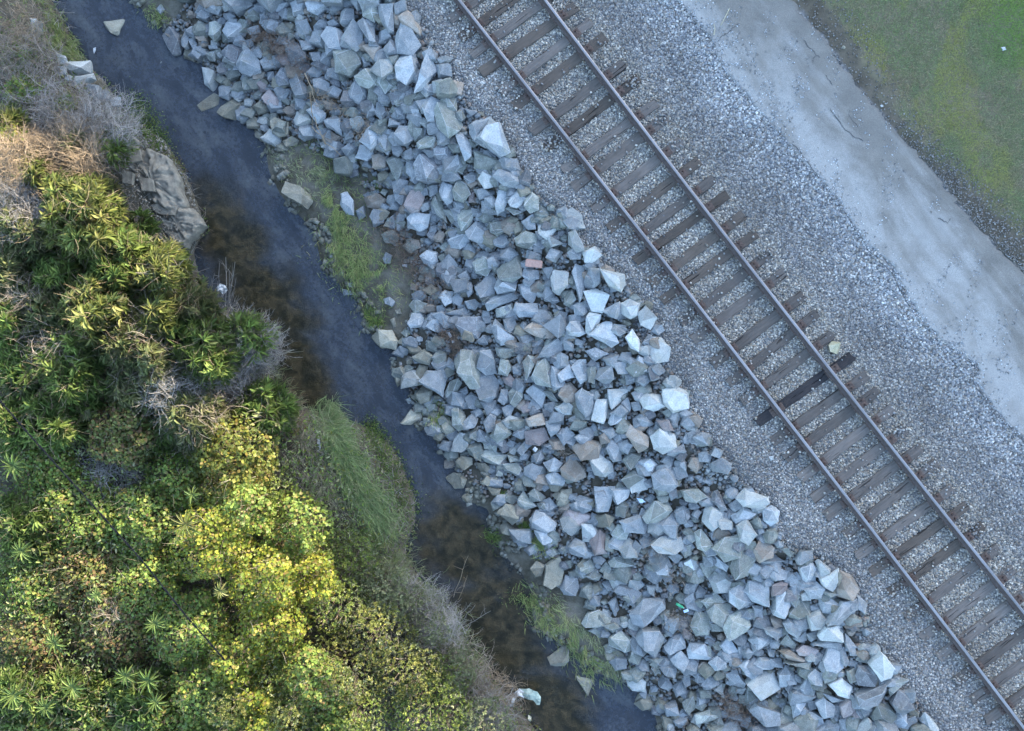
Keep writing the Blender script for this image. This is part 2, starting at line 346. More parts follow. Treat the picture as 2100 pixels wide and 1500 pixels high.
# ------------------------------------------------------------------ rock outlines read from the photo (three pixels per photo pixel, per tile)
TILES = [((0, 0), """k 655,145 770,130 750,200 735,222 690,215 665,190;p 1255,425 1300,420 1345,460 1345,530 1310,560 1265,520;k 1185,515 1225,540 1215,575 1185,580;k 1225,655 1320,580 1355,600 1350,650 1250,692;k 1335,685 1420,615 1500,610 1510,650 1450,735 1380,725
b 1450,655 1545,655 1545,710 1490,750 1455,730;k 1560,660 1605,630 1650,660 1640,690 1590,702;k 1520,760 1560,722 1600,745 1600,790 1525,790;k 1665,750 1700,730 1775,760 1770,830 1720,845 1680,810;p 1610,850 1665,805 1730,840 1725,880 1700,902 1640,880
k 1570,820 1600,800 1615,840 1610,870 1575,845;k 1705,900 1735,880 1775,905 1765,930 1705,930;k 1740,870 1800,840 1835,870 1820,900 1770,905;r 1405,800 1415,770 1440,800 1430,820;k 1745,1185 1770,1130 1850,1155 1900,1200 1915,1240 1885,1280 1800,1240
d 1010,230 1060,180 1110,190 1130,260 1110,325 1070,335 1040,290;b 1120,240 1140,200 1170,200 1160,290 1140,300 1118,280;b 1165,215 1200,195 1225,215 1215,240 1180,235;b 1160,240 1200,240 1215,275 1190,300;g 975,350 1010,325 1045,340 1040,390 995,405
g 1048,335 1090,345 1090,362 1055,358;g 1160,300 1190,300 1200,350 1180,375 1160,350;g 1180,320 1225,288 1275,310 1270,340 1210,345;g 1275,340 1310,305 1335,320 1325,380 1290,375;g 1295,150 1330,142 1370,160 1360,210 1320,255 1295,220
b 1378,195 1400,150 1480,145 1515,185 1500,225 1410,245;b 1430,240 1490,230 1515,265 1500,290 1440,275;d 1375,320 1410,280 1480,285 1500,320 1450,395 1385,365;b 1460,400 1480,330 1530,320 1600,390 1605,450 1540,465 1480,440;g 1378,450 1415,390 1470,420 1478,465 1420,487
g 1487,500 1520,460 1555,490 1550,545 1510,555;b 1600,380 1640,355 1700,370 1700,415 1630,430;r 1575,520 1610,490 1640,510 1640,560 1600,565;g 1555,590 1590,555 1620,565 1610,605 1570,608;r 1625,610 1660,555 1720,610 1720,655 1660,655
b 1690,560 1720,535 1780,575 1760,610 1720,625;d 1690,480 1740,430 1790,470 1780,520 1720,530;b 1780,500 1830,460 1905,560 1880,600 1820,600;b 1820,610 1880,600 1910,640 1880,680 1820,670;b 1650,665 1750,635 1745,665 1680,680
b 1888,680 1945,638 2005,700 2000,740 1950,752;b 2000,750 2060,720 2100,740 2100,830 2060,800 2020,780;r 1700,360 1760,320 1810,360 1800,410 1740,400;b 1800,370 1850,365 1880,410 1850,430 1800,400;b 1985,230 2020,180 2090,180 2130,240 2100,310 2030,300
b 1255,60 1270,0 1340,0 1370,40 1340,90 1290,80;b 1525,80 1560,20 1600,45 1600,90 1545,95;b 1565,45 1620,15 1660,40 1640,75 1590,75;b 1660,0 1740,0 1790,30 1720,85 1670,60;b 1720,90 1760,50 1800,80 1790,120 1740,120
b 1790,20 1840,0 1890,20 1870,80 1810,90;b 1885,30 1960,-10 2010,50 1950,90 1900,70;g 1760,180 1800,155 1815,230 1780,245 1758,215;b 1820,140 1890,130 1920,200 1880,240 1830,210;b 1420,0 1490,0 1470,25 1430,20
b 2000,60 2060,20 2050,60;b 1600,90 1640,75 1635,140 1605,135;b 1520,180 1590,160 1600,200 1540,210;b 2005,430 2060,420 2100,450 2080,490 2020,470;b 1940,490 1990,470 2020,530 1980,560 1945,530;b 2010,550 2060,520 2100,560 2080,600 2020,590
b 1840,250 1920,260 1930,300 1860,310;b 960,60 990,30 1010,60 990,85;b 1280,280 1330,270 1340,300 1290,305;d 1950,400 2000,390 2050,400 2010,440 1960,430;b 1380,90 1430,80 1450,110 1400,130;b 1820,300 1870,310 1900,350 1840,350
b 1930,160 1975,150 1985,200 1940,215;b 2010,140 2060,125 2090,160 2030,175;b 1610,160 1660,120 1690,160 1640,190;b 1740,250 1790,250 1810,290 1760,300;b 1910,330 1970,320 1980,370 1930,380;b 1650,450 1690,440 1690,490 1655,500;b 1900,440 1940,420 1950,470 1910,480"""),
((700, 0), """b 0,80 30,50 75,75 85,130 35,160 0,150;g 120,40 160,0 215,0 230,90 200,130 140,100;b 235,40 265,22 325,50 320,190 285,190 245,130;t 320,90 345,55 380,80 355,150 325,140;t 358,115 410,80 450,100 490,185 480,215 440,190 375,150
b 0,240 75,140 130,190 125,290 90,315 0,280;b 105,150 140,125 200,170 215,265 180,270;b 335,240 370,160 410,165 485,285 440,340 350,320;g -45,320 90,308 115,400 50,460 -30,440;t 130,290 190,275 245,300 240,360 200,370
t 235,400 260,342 325,350 325,420 290,460 240,450;b 330,430 365,345 450,340 470,390 465,470 400,520 345,480;b 320,320 350,330 350,360 325,360;b 455,560 475,470 530,400 540,305 580,440 520,530;p 595,365 640,345 685,360 660,390 610,390
b 570,400 660,390 665,440 600,470;t 655,530 680,500 750,515 735,585 670,580;g 85,480 150,440 235,440 215,530 170,540 110,520;b 45,570 90,505 155,540 155,610 110,640 55,610;g 210,500 260,460 325,490 320,540 270,575 225,530
g 300,580 330,535 390,550 385,640 340,650;b 485,640 550,600 605,625 570,740 530,745 500,700;g 610,620 640,595 705,600 705,680 640,680;g 580,690 600,660 680,665 740,770 720,810 660,845 600,790;g 690,690 740,680 765,720 740,745 700,730
b 760,670 840,690 800,720;b 785,770 830,745 905,745 850,850 820,860 790,820;b 840,850 900,790 975,770 1030,935 980,960 900,890;b 705,830 750,820 800,900 795,960 760,985 720,900;b 585,830 610,810 670,850 665,880 605,890
b 525,780 560,755 605,770 600,820 540,830;d 565,920 610,885 655,900 650,960 600,980 570,960;g 465,880 520,840 590,850 560,910 480,915;b 120,870 160,800 215,775 235,820 220,890 180,920;b 90,970 120,900 180,920 200,960 160,990
b 230,850 300,820 310,900 285,950 240,920;b 330,830 360,785 430,785 450,850 400,890 340,880;g 430,790 510,790 500,850 450,860;b 310,900 360,880 380,930 350,960 315,950;b 385,940 430,920 470,960 430,990 390,980
g 280,990 340,960 395,980 380,1060 340,1110 300,1050;t 190,960 230,945 275,970 270,1025 200,1030;b 400,1000 450,980 480,1050 440,1110 405,1060;d 455,1020 490,965 570,965 620,1030 600,1110 530,1120 470,1100;b 490,920 560,910 590,950 540,970
b 620,1105 635,1020 680,1030 740,1105 700,1118;b 615,980 660,935 690,960 680,1010 630,1025;g 690,1020 725,985 780,1020 745,1070 700,1060;p 845,1100 870,1065 905,1055 945,1105 930,1150 880,1160;b 760,1090 800,1055 840,1070 830,1120 780,1130
b 605,1180 630,1115 680,1150 685,1240 650,1255 615,1220;g 685,1170 720,1115 780,1130 790,1200 750,1240 700,1230;b 940,1080 975,1050 1060,1070 1115,1130 1060,1150 1000,1140;b 975,990 1000,975 1075,985 1100,1050 1050,1070 990,1040;b 1010,950 1060,940 1050,985 1020,980
b 325,1180 355,1120 415,1120 430,1170 370,1255 335,1230;r 385,1270 430,1180 480,1180 510,1220 480,1300 430,1310;b 470,1270 500,1240 545,1240 545,1285 500,1305;g 555,1260 580,1210 620,1230 650,1310 650,1370 590,1320;g 620,1290 700,1290 710,1350 680,1370
g 715,1320 740,1295 820,1300 780,1410 740,1415 720,1370;b 945,1270 965,1180 1010,1165 1035,1200 1000,1290 960,1310;b 1030,1240 1070,1175 1120,1185 1140,1230 1080,1280 1040,1270;g 1130,1230 1170,1190 1215,1220 1210,1290 1160,1310 1120,1270;b 860,1240 910,1230 950,1280 930,1310 870,1310
b 265,1375 320,1330 335,1360 330,1415 290,1400;b 340,1330 380,1300 400,1320 360,1420 340,1410;b 410,1350 450,1315 540,1330 530,1400 480,1420 415,1400;b 770,1430 830,1370 880,1380 930,1475 850,1495 790,1470;b 665,1490 720,1440 770,1450 790,1500 730,1530 680,1520
t 570,1460 600,1420 640,1440 620,1490 580,1490;g 910,1370 980,1370 1025,1415 960,1450 920,1430;b 1110,1370 1185,1320 1195,1410 1150,1410;p 1210,1390 1270,1365 1335,1400 1320,1430 1270,1480 1215,1440;p 1355,1320 1420,1290 1470,1330 1495,1400 1450,1410 1380,1370
g 1070,1470 1130,1420 1200,1450 1210,1500 1150,1530 1080,1510;p 1400,1440 1435,1415 1475,1470 1490,1540 1440,1550 1400,1500;b 550,1390 590,1400 580,1430 545,1425;b 930,1480 1000,1445 1040,1490 1000,1525 940,1510;b 0,1200 40,1190 75,1240 75,1320 30,1310 0,1260
b 85,1300 140,1270 150,1330 110,1350;b 45,1030 100,1020 105,1090;b 0,920 50,890 80,930 30,960;b 340,660 380,640 390,720 350,730;b 400,600 440,580 480,700 460,740 420,700;b 215,640 260,640 275,700 250,745 215,700;b 300,730 380,760 370,780 290,780
b 820,1170 880,1160 930,1210 850,1230;g 1000,1280 1060,1270 1120,1310 1060,1320;b 1050,1150 1110,1130 1160,1170 1130,1190 1070,1170;p 1265,1450 1330,1470 1370,1500 1290,1520;b 500,540 560,520 590,570 520,590;b 600,510 640,510 640,570 610,580;b -10,0 60,0 90,20 40,50 -5,40
b 120,360 160,340 180,400 140,415;b 390,560 430,540 440,590 400,600;b 540,1150 600,1130 600,1200 550,1210;b 490,1150 540,1150 540,1200 500,1210;b 150,640 200,630 210,700 160,720;r 780,1190 820,1180 820,1240 780,1250;b 690,1240 750,1240 760,1280 700,1290;b 800,1280 860,1290 850,1330 810,1330;b 1030,1400 1090,1390 1100,1430 1040,1440"""),
((700, 500), """b 490,80 530,45 590,60 590,110 555,135 510,120;b 255,90 280,58 312,75 300,120 270,120;g 810,120 850,78 900,80 925,150 890,195 830,180;g 960,160 1040,100 1080,60 1110,120 1100,200 1050,240 970,220;b 945,270 970,220 1080,230 1070,290 960,305
b 1110,190 1130,150 1210,170 1210,215 1150,230;b 1235,150 1300,145 1310,190 1275,215;p 1290,210 1310,170 1390,180 1385,250 1340,310 1300,290;b 1420,180 1440,140 1490,155 1500,270 1465,350 1430,260;b 1395,55 1420,25 1480,45 1470,95 1410,95
p 1490,50 1560,18 1600,75 1540,120 1500,110;b 1505,210 1520,160 1590,160 1590,240 1550,265;p 1600,165 1660,165 1735,190 1745,250 1720,290 1650,260;p 1495,300 1560,280 1635,330 1600,420 1540,410;b 1600,415 1710,360 1720,430 1690,460
p 1720,370 1780,345 1835,365 1820,440 1780,460 1725,430;p 1830,430 1870,385 1940,460 1900,525 1840,500;b 1425,385 1500,355 1510,420 1490,445 1440,440;p 1505,460 1530,430 1595,440 1580,500 1530,565 1500,540;b 1530,560 1610,490 1660,490 1700,610 1660,635 1600,590
b 1655,530 1680,500 1745,505 1750,550 1700,570;p 1750,580 1790,530 1830,590 1830,665 1780,640;p 1885,660 1910,580 1970,585 2010,640 2005,720 1930,735;b 1855,610 1890,560 1920,580 1885,640;b 1380,520 1410,480 1460,480 1500,550 1460,570 1400,560
b 1310,450 1340,418 1385,430 1370,500 1320,500;g 1250,460 1290,430 1315,470 1290,485;t 1130,530 1190,480 1340,530 1290,585 1200,570;b 1065,410 1080,375 1200,370 1210,420 1180,450 1100,450;b 890,370 950,320 1065,290 1075,340 1000,380 910,410
g 955,400 1050,370 1060,420 1000,455 960,450;b 1085,255 1170,240 1210,300 1170,370 1120,330;b 1240,320 1265,245 1310,310 1305,355 1250,350;g 1370,320 1420,290 1440,340 1410,390 1370,370;b 1310,370 1370,400 1340,410;b 830,270 920,180 950,240 940,310 860,330 840,310
b 600,330 640,290 690,300 680,360 640,385;b 680,340 710,310 750,340 730,385 690,370;b 600,190 650,160 700,180 720,240 660,260;b 545,170 580,150 600,175 590,205;b 620,100 680,40 700,90 680,140 640,140
g 420,380 460,345 525,370 510,420 450,430;b 410,490 440,435 490,440 520,470 490,510 430,520;b 525,510 550,455 610,460 640,530 580,540;b 570,440 620,415 680,450 680,510 640,520;b 640,430 760,395 780,430 760,455 690,450
d 710,510 730,460 860,450 880,500 840,580 750,560;b 765,360 820,345 850,370 820,410 780,400;k 190,575 240,530 310,540 345,600 330,645 250,640;k 350,610 380,570 410,590 400,630;k 390,620 440,600 500,660 470,690 420,670
k 310,760 400,820 345,880;k 440,700 510,650 560,690 540,745 470,730;g 555,700 600,650 650,670 640,730 580,750;k 440,830 480,750 530,760 520,830 470,865;b 485,850 530,785 610,785 640,830 620,930 550,890;k 460,930 500,875 560,900 550,970 490,980
g 640,920 670,850 720,835 740,860 700,930 650,940;b 720,910 770,880 780,920 740,955;g 700,720 740,665 800,670 850,760 850,880 790,880 720,800;b 835,760 860,665 915,660 950,720 950,790 890,805;b 830,890 860,820 930,810 965,850 960,940 920,970 850,950
g 965,770 980,715 1030,715 1045,770 1020,810 970,800;r 990,820 1040,805 1075,850 1045,880 1010,860;b 1050,760 1080,740 1110,780 1100,810 1060,800;b 965,960 985,900 1025,900 1030,960 1000,990;g 1030,920 1080,870 1115,890 1110,950 1070,1000 1040,980
g 1170,820 1210,730 1250,710 1290,760 1290,880 1200,860;b 1295,760 1330,760 1380,870 1310,900 1290,860;b 1325,800 1400,750 1440,820 1350,850;g 1120,730 1150,690 1210,700 1200,740 1140,830;b 1210,700 1260,620 1340,590 1370,650 1310,690
b 1365,600 1400,585 1430,620 1420,660 1375,650;b 1420,760 1450,720 1500,720 1510,830 1470,860 1440,820;g 1510,780 1540,745 1565,770 1550,860 1515,850;b 1560,830 1590,770 1650,755 1670,830 1640,865;b 1670,740 1690,700 1750,730 1775,790 1700,805
b 1740,720 1780,700 1820,720 1790,755;b 1780,770 1830,690 1870,720 1885,790 1810,800;d 1880,770 1930,740 1960,830 1900,840;b 1140,910 1180,870 1230,880 1255,930 1230,1000 1180,960;g 1235,900 1290,890 1340,970 1290,965
t 1340,930 1360,870 1410,860 1445,900 1440,970 1380,975;b 1440,930 1480,900 1550,930 1545,1030 1500,1060 1450,1000;p 1550,1000 1570,960 1630,965 1640,1040 1610,1100 1540,1080;p 1640,900 1765,895 1740,960 1660,1015 1645,960;b 1720,980 1760,950 1785,1010 1770,1035 1720,1030
b 1640,1100 1680,1010 1750,1050 1750,1090 1660,1120;b 1785,920 1870,870 1920,920 1860,980 1810,960;b 1810,830 1850,810 1880,850 1860,880 1815,880;p 1840,960 1880,925 1960,930 1990,1000 1920,1030 1860,1010;p 1980,900 2050,880 2130,920 2130,1010 2040,1040 1990,980
b 1245,990 1310,970 1340,1000 1300,1050 1260,1040;p 1320,1010 1380,970 1425,1000 1410,1050 1360,1055;b 1400,1080 1440,1050 1480,1075 1460,1100 1410,1095;r 1100,1010 1140,965 1200,990 1190,1030 1120,1040;b 990,1010 1030,990 1065,1000 1040,1060 1010,1070
t 1140,1080 1240,1040 1255,1110 1160,1125;b 1260,1100 1300,1080 1350,1090 1340,1150 1290,1190 1270,1160;r 1130,1160 1240,1130 1275,1200 1210,1240 1140,1230;b 1350,1180 1400,1140 1440,1200 1420,1240 1370,1220;b 1440,1190 1500,1140 1550,1180 1530,1240 1480,1240
g 920,1180 950,1110 1010,1090 1045,1170 960,1225;b 870,1100 920,1050 950,1070 940,1150 900,1160;b 760,950 800,920 850,950 840,1020 780,1010;b 860,975 950,970 950,1030 900,1050;g 680,1030 720,990 760,1060 760,1130 720,1150 690,1110
b 750,1100 800,1050 835,1080 820,1130 760,1140;g 680,970 710,950 740,970 730,1000 690,1000;k 610,1100 640,1070 680,1100 700,1150 650,1175 620,1150;k 375,1100 430,1025 490,1040 495,1070 430,1110;k 475,1110 520,1080 545,1100 520,1130
k 530,1120 570,1090 610,1120 590,1150;k 560,1170 600,1140 640,1170 610,1210 570,1200;k 530,1270 560,1255 605,1280 540,1305;p 700,1200 730,1160 780,1175 785,1250 740,1280 680,1270;g 780,1160 840,1130 870,1180 840,1210 790,1190
b 785,1210 820,1200 830,1240 800,1260;g 870,1200 900,1160 960,1220 950,1280 880,1260;k 810,1280 840,1230 870,1260 860,1340 820,1320;g 850,1300 890,1270 1015,1300 990,1370 890,1340;k 705,1340 740,1310 800,1320 805,1355 760,1385 710,1370
k 650,1440 690,1410 750,1415 770,1450 750,1500 700,1500;k 835,1350 880,1350 940,1400 890,1425 840,1380;g 990,1360 1080,1350 1110,1390 1080,1420 1000,1400;g 1020,1300 1080,1310 1110,1340 1040,1345;b 1125,1380 1180,1350 1250,1370 1260,1430 1200,1455 1130,1420
b 1245,1350 1310,1320 1360,1350 1340,1400 1280,1400;t 1350,1380 1420,1315 1500,1380 1500,1430 1440,1460 1360,1430;b 1260,1430 1310,1400 1380,1450 1360,1490 1280,1480;g 1490,1300 1560,1260 1590,1290 1540,1350;p 1530,1320 1570,1290 1650,1340 1670,1400 1620,1430 1560,1420
b 1630,1260 1660,1210 1720,1250 1720,1330 1670,1340;b 1700,1230 1760,1205 1790,1240 1760,1290 1710,1270;t 1755,1180 1780,1120 1840,1150 1885,1190 1880,1250 1830,1280 1800,1220;g 1730,1330 1780,1290 1840,1300 1820,1370 1770,1390;b 1830,1340 1900,1315 1945,1360 1920,1410 1860,1400
p 1905,1190 1960,1140 2050,1180 2060,1250 1980,1290 1930,1260;g 1725,1450 1800,1390 1860,1390 1850,1430 1770,1500;p 1770,1480 1840,1440 1900,1460 1880,1510 1790,1530;b 1605,1150 1670,1130 1700,1170 1650,1200;b 1710,1150 1750,1140 1780,1190 1720,1200
b 1910,1420 1980,1380 2040,1400 2060,1480 2010,1520 1930,1500;b 2040,1380 2100,1360 2130,1430 2070,1450;b 1970,1340 2010,1280 2050,1320 2020,1380;b 1080,1270 1140,1200 1170,1240 1110,1300;b 1180,1300 1230,1270 1250,1320 1200,1350
b 760,240 800,240 810,300 780,330;b 1000,470 1060,450 1080,510 1040,550 1010,530;b 930,520 950,470 1000,530 1060,570 1050,600 980,625 950,590;b 885,520 920,490 930,550 890,545;b 835,600 870,565 905,575 900,620 850,620
g 950,640 1070,640 1070,690 990,710 960,680;b 1075,700 1100,670 1120,690 1100,740;b 870,410 910,420 910,450 870,460;k 1090,1450 1140,1430 1165,1480 1120,1500;k 860,1470 900,1430 940,1470 900,1490;b 720,200 770,170 800,220 750,240;b 440,280 470,275 475,320 450,315;b 260,340 300,330 330,360 310,390 270,370
k 300,470 330,460 340,510 320,520;k 330,410 360,400 370,430 340,440;b 10,280 60,290 75,315 20,315;b 40,240 80,235 85,265 50,265;b 1740,800 1790,800 1800,860 1750,870;d 1500,660 1560,640 1640,680 1560,720;b 1780,980 1830,970 1840,1020 1800,1030;b 1820,1080 1880,1060 1920,1110 1860,1140;r 1940,1090 2010,1080 2040,1150 1980,1150;b 1240,1240 1330,1215 1360,1240 1290,1270
b 800,640 850,650 840,690 800,680;b 1080,570 1130,560 1150,600 1100,610;b 1300,700 1340,670 1390,690 1360,730;b 1440,580 1500,600 1480,630 1440,620;d 960,1230 1010,1200 1040,1270 990,1290;g 1000,1400 960,1390 950,1430 990,1430;b 2050,1260 2100,1230 2120,1300 2070,1310"""),
((700, 1000), """k 745,60 770,28 805,45 805,75 770,92;k 960,155 1010,100 1090,125 1090,180 1050,225;g 1085,70 1120,25 1200,110 1130,140 1090,110;g 1150,30 1190,0 1250,60 1240,85 1170,80;g 1205,100 1250,85 1285,120 1270,145 1215,130;b 1165,200 1200,145 1250,150 1315,220 1310,265 1270,275 1180,240
k 980,240 1010,210 1075,265 1040,290 990,280;b 1050,285 1110,280 1145,310 1140,360 1090,360;b 1190,260 1240,255 1315,270 1290,330 1240,345 1200,300;k 1325,70 1350,15 1410,10 1415,60 1380,120 1330,110;b 1440,75 1470,55 1540,75 1540,130 1480,160 1445,110
r 1365,190 1390,140 1450,135 1540,170 1500,220 1450,235;b 1535,200 1545,160 1605,180 1605,220 1550,245;p 1480,230 1540,225 1575,270 1570,330 1490,330;b 1400,365 1440,320 1490,335 1535,415 1500,425 1420,410;r 1530,340 1590,265 1620,290 1630,400 1560,410
b 1640,340 1680,300 1740,320 1720,380 1650,370;p 1710,380 1770,310 1820,350 1820,430 1740,430;g 1665,290 1700,230 1770,240 1750,320 1690,315;g 1620,230 1660,200 1690,240 1660,275;b 1720,210 1830,175 1885,230 1860,280 1750,270;g 1690,120 1730,80 1765,110 1740,180 1690,170
g 1860,180 1920,90 2000,90 2030,140 1950,210 1880,215;b 1945,230 2040,160 2065,230 2060,310 2020,300;p 1910,350 1970,305 2080,310 2100,370 2040,400 1950,395;b 1915,480 1985,415 2020,500 2010,535 1940,530;g 1645,460 1680,430 1770,430 1800,470 1740,495 1660,485
k 1240,540 1260,480 1340,420 1365,520 1340,590 1290,615 1245,590;k 1165,490 1200,455 1250,480 1230,540 1190,550;b 1350,620 1380,545 1445,555 1455,610 1440,660 1370,655;g 1455,470 1530,430 1560,490 1520,525 1470,515;g 1505,545 1560,505 1600,540 1580,570 1530,565
p 1645,560 1680,530 1760,600 1740,630 1680,635;b 1605,590 1650,560 1670,630 1640,640;r 1735,520 1770,495 1815,500 1800,570 1750,555;b 1765,640 1800,620 1840,650 1800,720 1770,715;b 1645,710 1690,680 1710,750 1680,780
b 1780,780 1860,690 1975,680 1975,740 1850,850 1800,830;g 1485,830 1520,770 1580,755 1660,800 1640,835 1560,860 1495,850;g 1520,880 1600,850 1590,920;g 1610,850 1680,825 1710,860 1670,890;g 1650,920 1720,890 1780,930 1790,1000 1740,1010 1655,970
k 1620,1000 1650,960 1735,1020 1740,1050 1640,1055;b 1780,960 1820,880 1880,1000 1850,1030 1790,1010;b 1815,930 1850,870 1960,870 1980,930 1930,1035 1860,990;b 1990,980 2040,920 2100,900 2110,980 2020,1030;b 2025,1060 2080,1000 2140,1060 2100,1130 2040,1090
k 1275,1040 1370,965 1400,1000 1395,1060 1370,1100 1290,1085;k 1420,1130 1550,1180 1515,1275 1475,1210;k 1560,1245 1600,1245 1605,1270 1570,1270;p 1755,1150 1790,1120 1870,1190 1865,1255 1790,1240 1760,1200;g 1835,1110 1890,1070 1890,1125 1850,1130
b 1950,1180 1990,1150 2040,1220 2010,1245 1955,1220;k 1975,1400 2070,1430 1990,1500;k 1820,1330 1850,1305 1890,1335 1870,1350;g 1890,1050 1990,1040 2020,1080 1940,1090;b 1960,1110 2010,1095 2060,1130 2050,1170 1990,1150;g 1910,1110 1930,1090 1970,1130 1930,1155
b 2040,1230 2100,1180 2120,1260 2060,1290;p 1880,605 1930,605 1925,670 1890,650;b 1890,390 1920,360 1940,400 1920,440 1895,430;b 2010,30 2060,10 2070,60 2030,80;b 1560,0 1650,0 1660,40 1640,140 1570,140;b 2050,150 2100,110 2150,150 2130,220 2060,215
b 1650,0 1780,0 1760,60 1700,100;p 1780,0 1860,0 1830,40;k 900,0 980,10 970,40 930,50;b 1910,800 1970,760 1990,830 1930,850;b 1980,760 2030,830 2000,870;k 930,480 960,470 970,500 940,510;g 1780,110 1820,90 1820,150 1780,160;r 1700,640 1740,620 1760,690 1720,690
g 1290,320 1330,290 1350,320 1320,350;g 1340,370 1380,360 1390,400 1360,410;g 1320,600 1360,560 1370,590 1340,615;g 1400,520 1460,500 1470,540 1410,550;b 1990,860 2040,850 2030,910 1990,900;b 1460,600 1490,590 1495,640 1470,640;k 1100,1170 1110,1160 1120,1180 1105,1190;b 2010,420 2060,400 2100,430 2060,470"""),
((1400, 1000), """p 340,70 390,15 510,60 520,95 450,130 370,110;b 490,130 540,115 590,145 580,200 540,235 500,200;p 140,140 170,110 245,150 240,220 180,260 125,210;d 195,30 215,20 275,140 230,135 175,80;b 310,190 370,120 450,150 420,190 330,220;p 335,240 390,195 450,290 400,350 350,320
t 435,380 485,295 555,370 540,420 470,455 440,430;g 75,280 110,260 180,350 140,390 90,370;g 185,375 260,310 340,290 375,350 340,420 260,450;g 295,480 340,370 400,360 440,440 400,530 320,550;p 10,465 50,435 105,465 90,525 35,525;g 110,470 160,440 205,490 150,550 115,520
p 165,570 215,515 265,520 330,610 280,640 200,650 180,610;b 380,640 410,580 535,570 510,720 430,700;b 515,530 560,485 650,520 640,560 560,575;r 545,600 600,575 640,590 620,640 550,660;p 820,460 840,448 905,500 905,530 850,555;p 850,560 950,500 965,570 920,635 870,610
t 945,620 970,520 1030,540 1070,620 1020,685 950,665;b 700,440 720,390 790,385 795,440 710,470;b 720,500 780,450 820,500 815,570 750,605;b 650,540 700,520 740,580 720,630 660,600;b 755,630 820,580 865,620 850,680 790,680;b 555,740 570,640 620,625 655,720 610,800 560,780
g 645,630 690,610 730,650 690,730 655,700;g 650,760 720,690 795,720 790,770 700,820 660,800;p 765,790 840,755 875,800 860,860 790,870;b 850,690 900,680 960,715 920,775 860,770;b 890,835 980,710 1060,690 1070,750 960,830;b 1060,650 1135,710 1110,775 1060,740
t 985,810 1090,795 1100,850 1000,860;p 835,910 870,850 980,850 970,940 850,935;b 620,840 650,810 740,840 700,920 650,890;b 680,930 750,870 760,940 720,950;b 750,900 830,870 840,910 790,950;g 600,960 640,900 700,960 680,990
b 480,845 600,870 625,900 580,935 520,900;b 400,880 470,830 480,870 420,920;b 410,940 440,905 530,900 540,950 460,990;b 860,1060 900,980 965,980 980,1100 940,1130 880,1110;b 965,1000 990,980 1015,1070 1000,1095 980,1080;g 1065,1060 1100,1010 1175,1040 1140,1080
p 1155,1090 1210,1010 1260,1050 1300,1110 1280,1170 1220,1185;d 1060,1160 1080,1100 1140,1100 1195,1150 1160,1210 1080,1210;d 1075,1280 1150,1230 1240,1200 1250,1250 1200,1330 1130,1360 1080,1330;p 900,1210 970,1170 1035,1220 1020,1290 960,1280;b 870,1270 960,1290 1010,1310 920,1320
g 1270,1240 1300,1170 1385,1190 1340,1240 1280,1280;d 1285,1320 1330,1255 1400,1270 1420,1350 1370,1385 1310,1370;g 1165,1400 1190,1330 1260,1330 1305,1400 1250,1430 1170,1430;b 1080,1450 1160,1370 1190,1370 1100,1440;b 1290,1440 1320,1370 1370,1380 1360,1440 1330,1500
b 1370,1430 1420,1405 1440,1440 1380,1470;p 1460,1430 1480,1390 1560,1460 1580,1510 1520,1540;r 975,1350 1010,1300 1065,1320 1040,1400 985,1410;r 1040,1390 1075,1345 1110,1400 1060,1415;b 820,1330 860,1290 925,1340 920,1400 860,1410;b 715,1410 770,1375 850,1400 855,1450 790,1490 730,1460
b 670,1330 690,1260 765,1310 710,1400 680,1410;g 570,1440 620,1345 690,1420 660,1450;b 415,1370 450,1330 580,1360 580,1440 490,1450;b 445,1340 500,1305 555,1350 530,1370;p 400,1210 470,1145 550,1130 585,1230 480,1300 430,1260;g 370,1300 400,1220 460,1300 430,1330 375,1340
b 360,1100 400,1060 480,1110 470,1150 430,1175 390,1150;b 590,1150 630,1095 680,1130 640,1220 600,1230;b 630,1220 660,1195 690,1240 670,1280 635,1250;b 720,1230 760,1170 830,1230 800,1270 740,1270;b 770,1160 810,1115 860,1150 850,1215 790,1210;k 850,1110 890,1105 930,1150 880,1170
r 695,1000 740,970 830,990 800,1035 720,1030;t 605,1010 650,1000 770,1060 750,1080 650,1060;g 630,1080 780,1070 780,1120 700,1110;b 440,1080 470,1040 550,1050 550,1110 470,1115;b 270,1150 330,1125 390,1200 370,1230 300,1210;g 280,1250 300,1205 345,1230 310,1305
p 190,1240 240,1195 250,1280;b 120,1190 200,1180 180,1230 130,1250;b 165,1080 210,1040 265,1060 260,1110 200,1125;b 35,1000 50,960 130,960 200,1020 190,1050 40,1050;b -50,1080 0,1020 90,1080 80,1130 20,1155;b 15,700 60,670 140,740 110,760 30,740
g 120,700 200,650 260,700 150,740;g 150,760 190,710 290,720 295,780 235,850 170,810;g 50,850 85,760 160,790 155,900 80,905;g 250,860 290,790 370,760 410,840 390,880 280,925;b 290,640 340,600 390,610 410,700 340,740 290,700;b 430,730 490,730 490,800 450,815
b 230,970 280,920 340,1010 270,1030;b 340,980 400,950 400,1000 350,1030;r 0,870 20,865 50,900 40,930 5,920;t 540,800 600,810 610,850 560,860;g 80,1400 160,1370 220,1400 150,1450 90,1450;g 0,1320 60,1280 80,1350 40,1400 10,1370;b 90,1290 140,1280 150,1330 90,1340
b 840,1480 890,1430 970,1450 960,1500 870,1520;b 1010,1440 1050,1410 1090,1480 1040,1510;b 1090,1470 1140,1430 1200,1480 1150,1510;g 190,1430 230,1410 270,1500 200,1520;g 240,1490 310,1440 350,1480 300,1520;b 560,1500 640,1460 680,1500;b 0,140 40,130 50,180 20,205 0,200
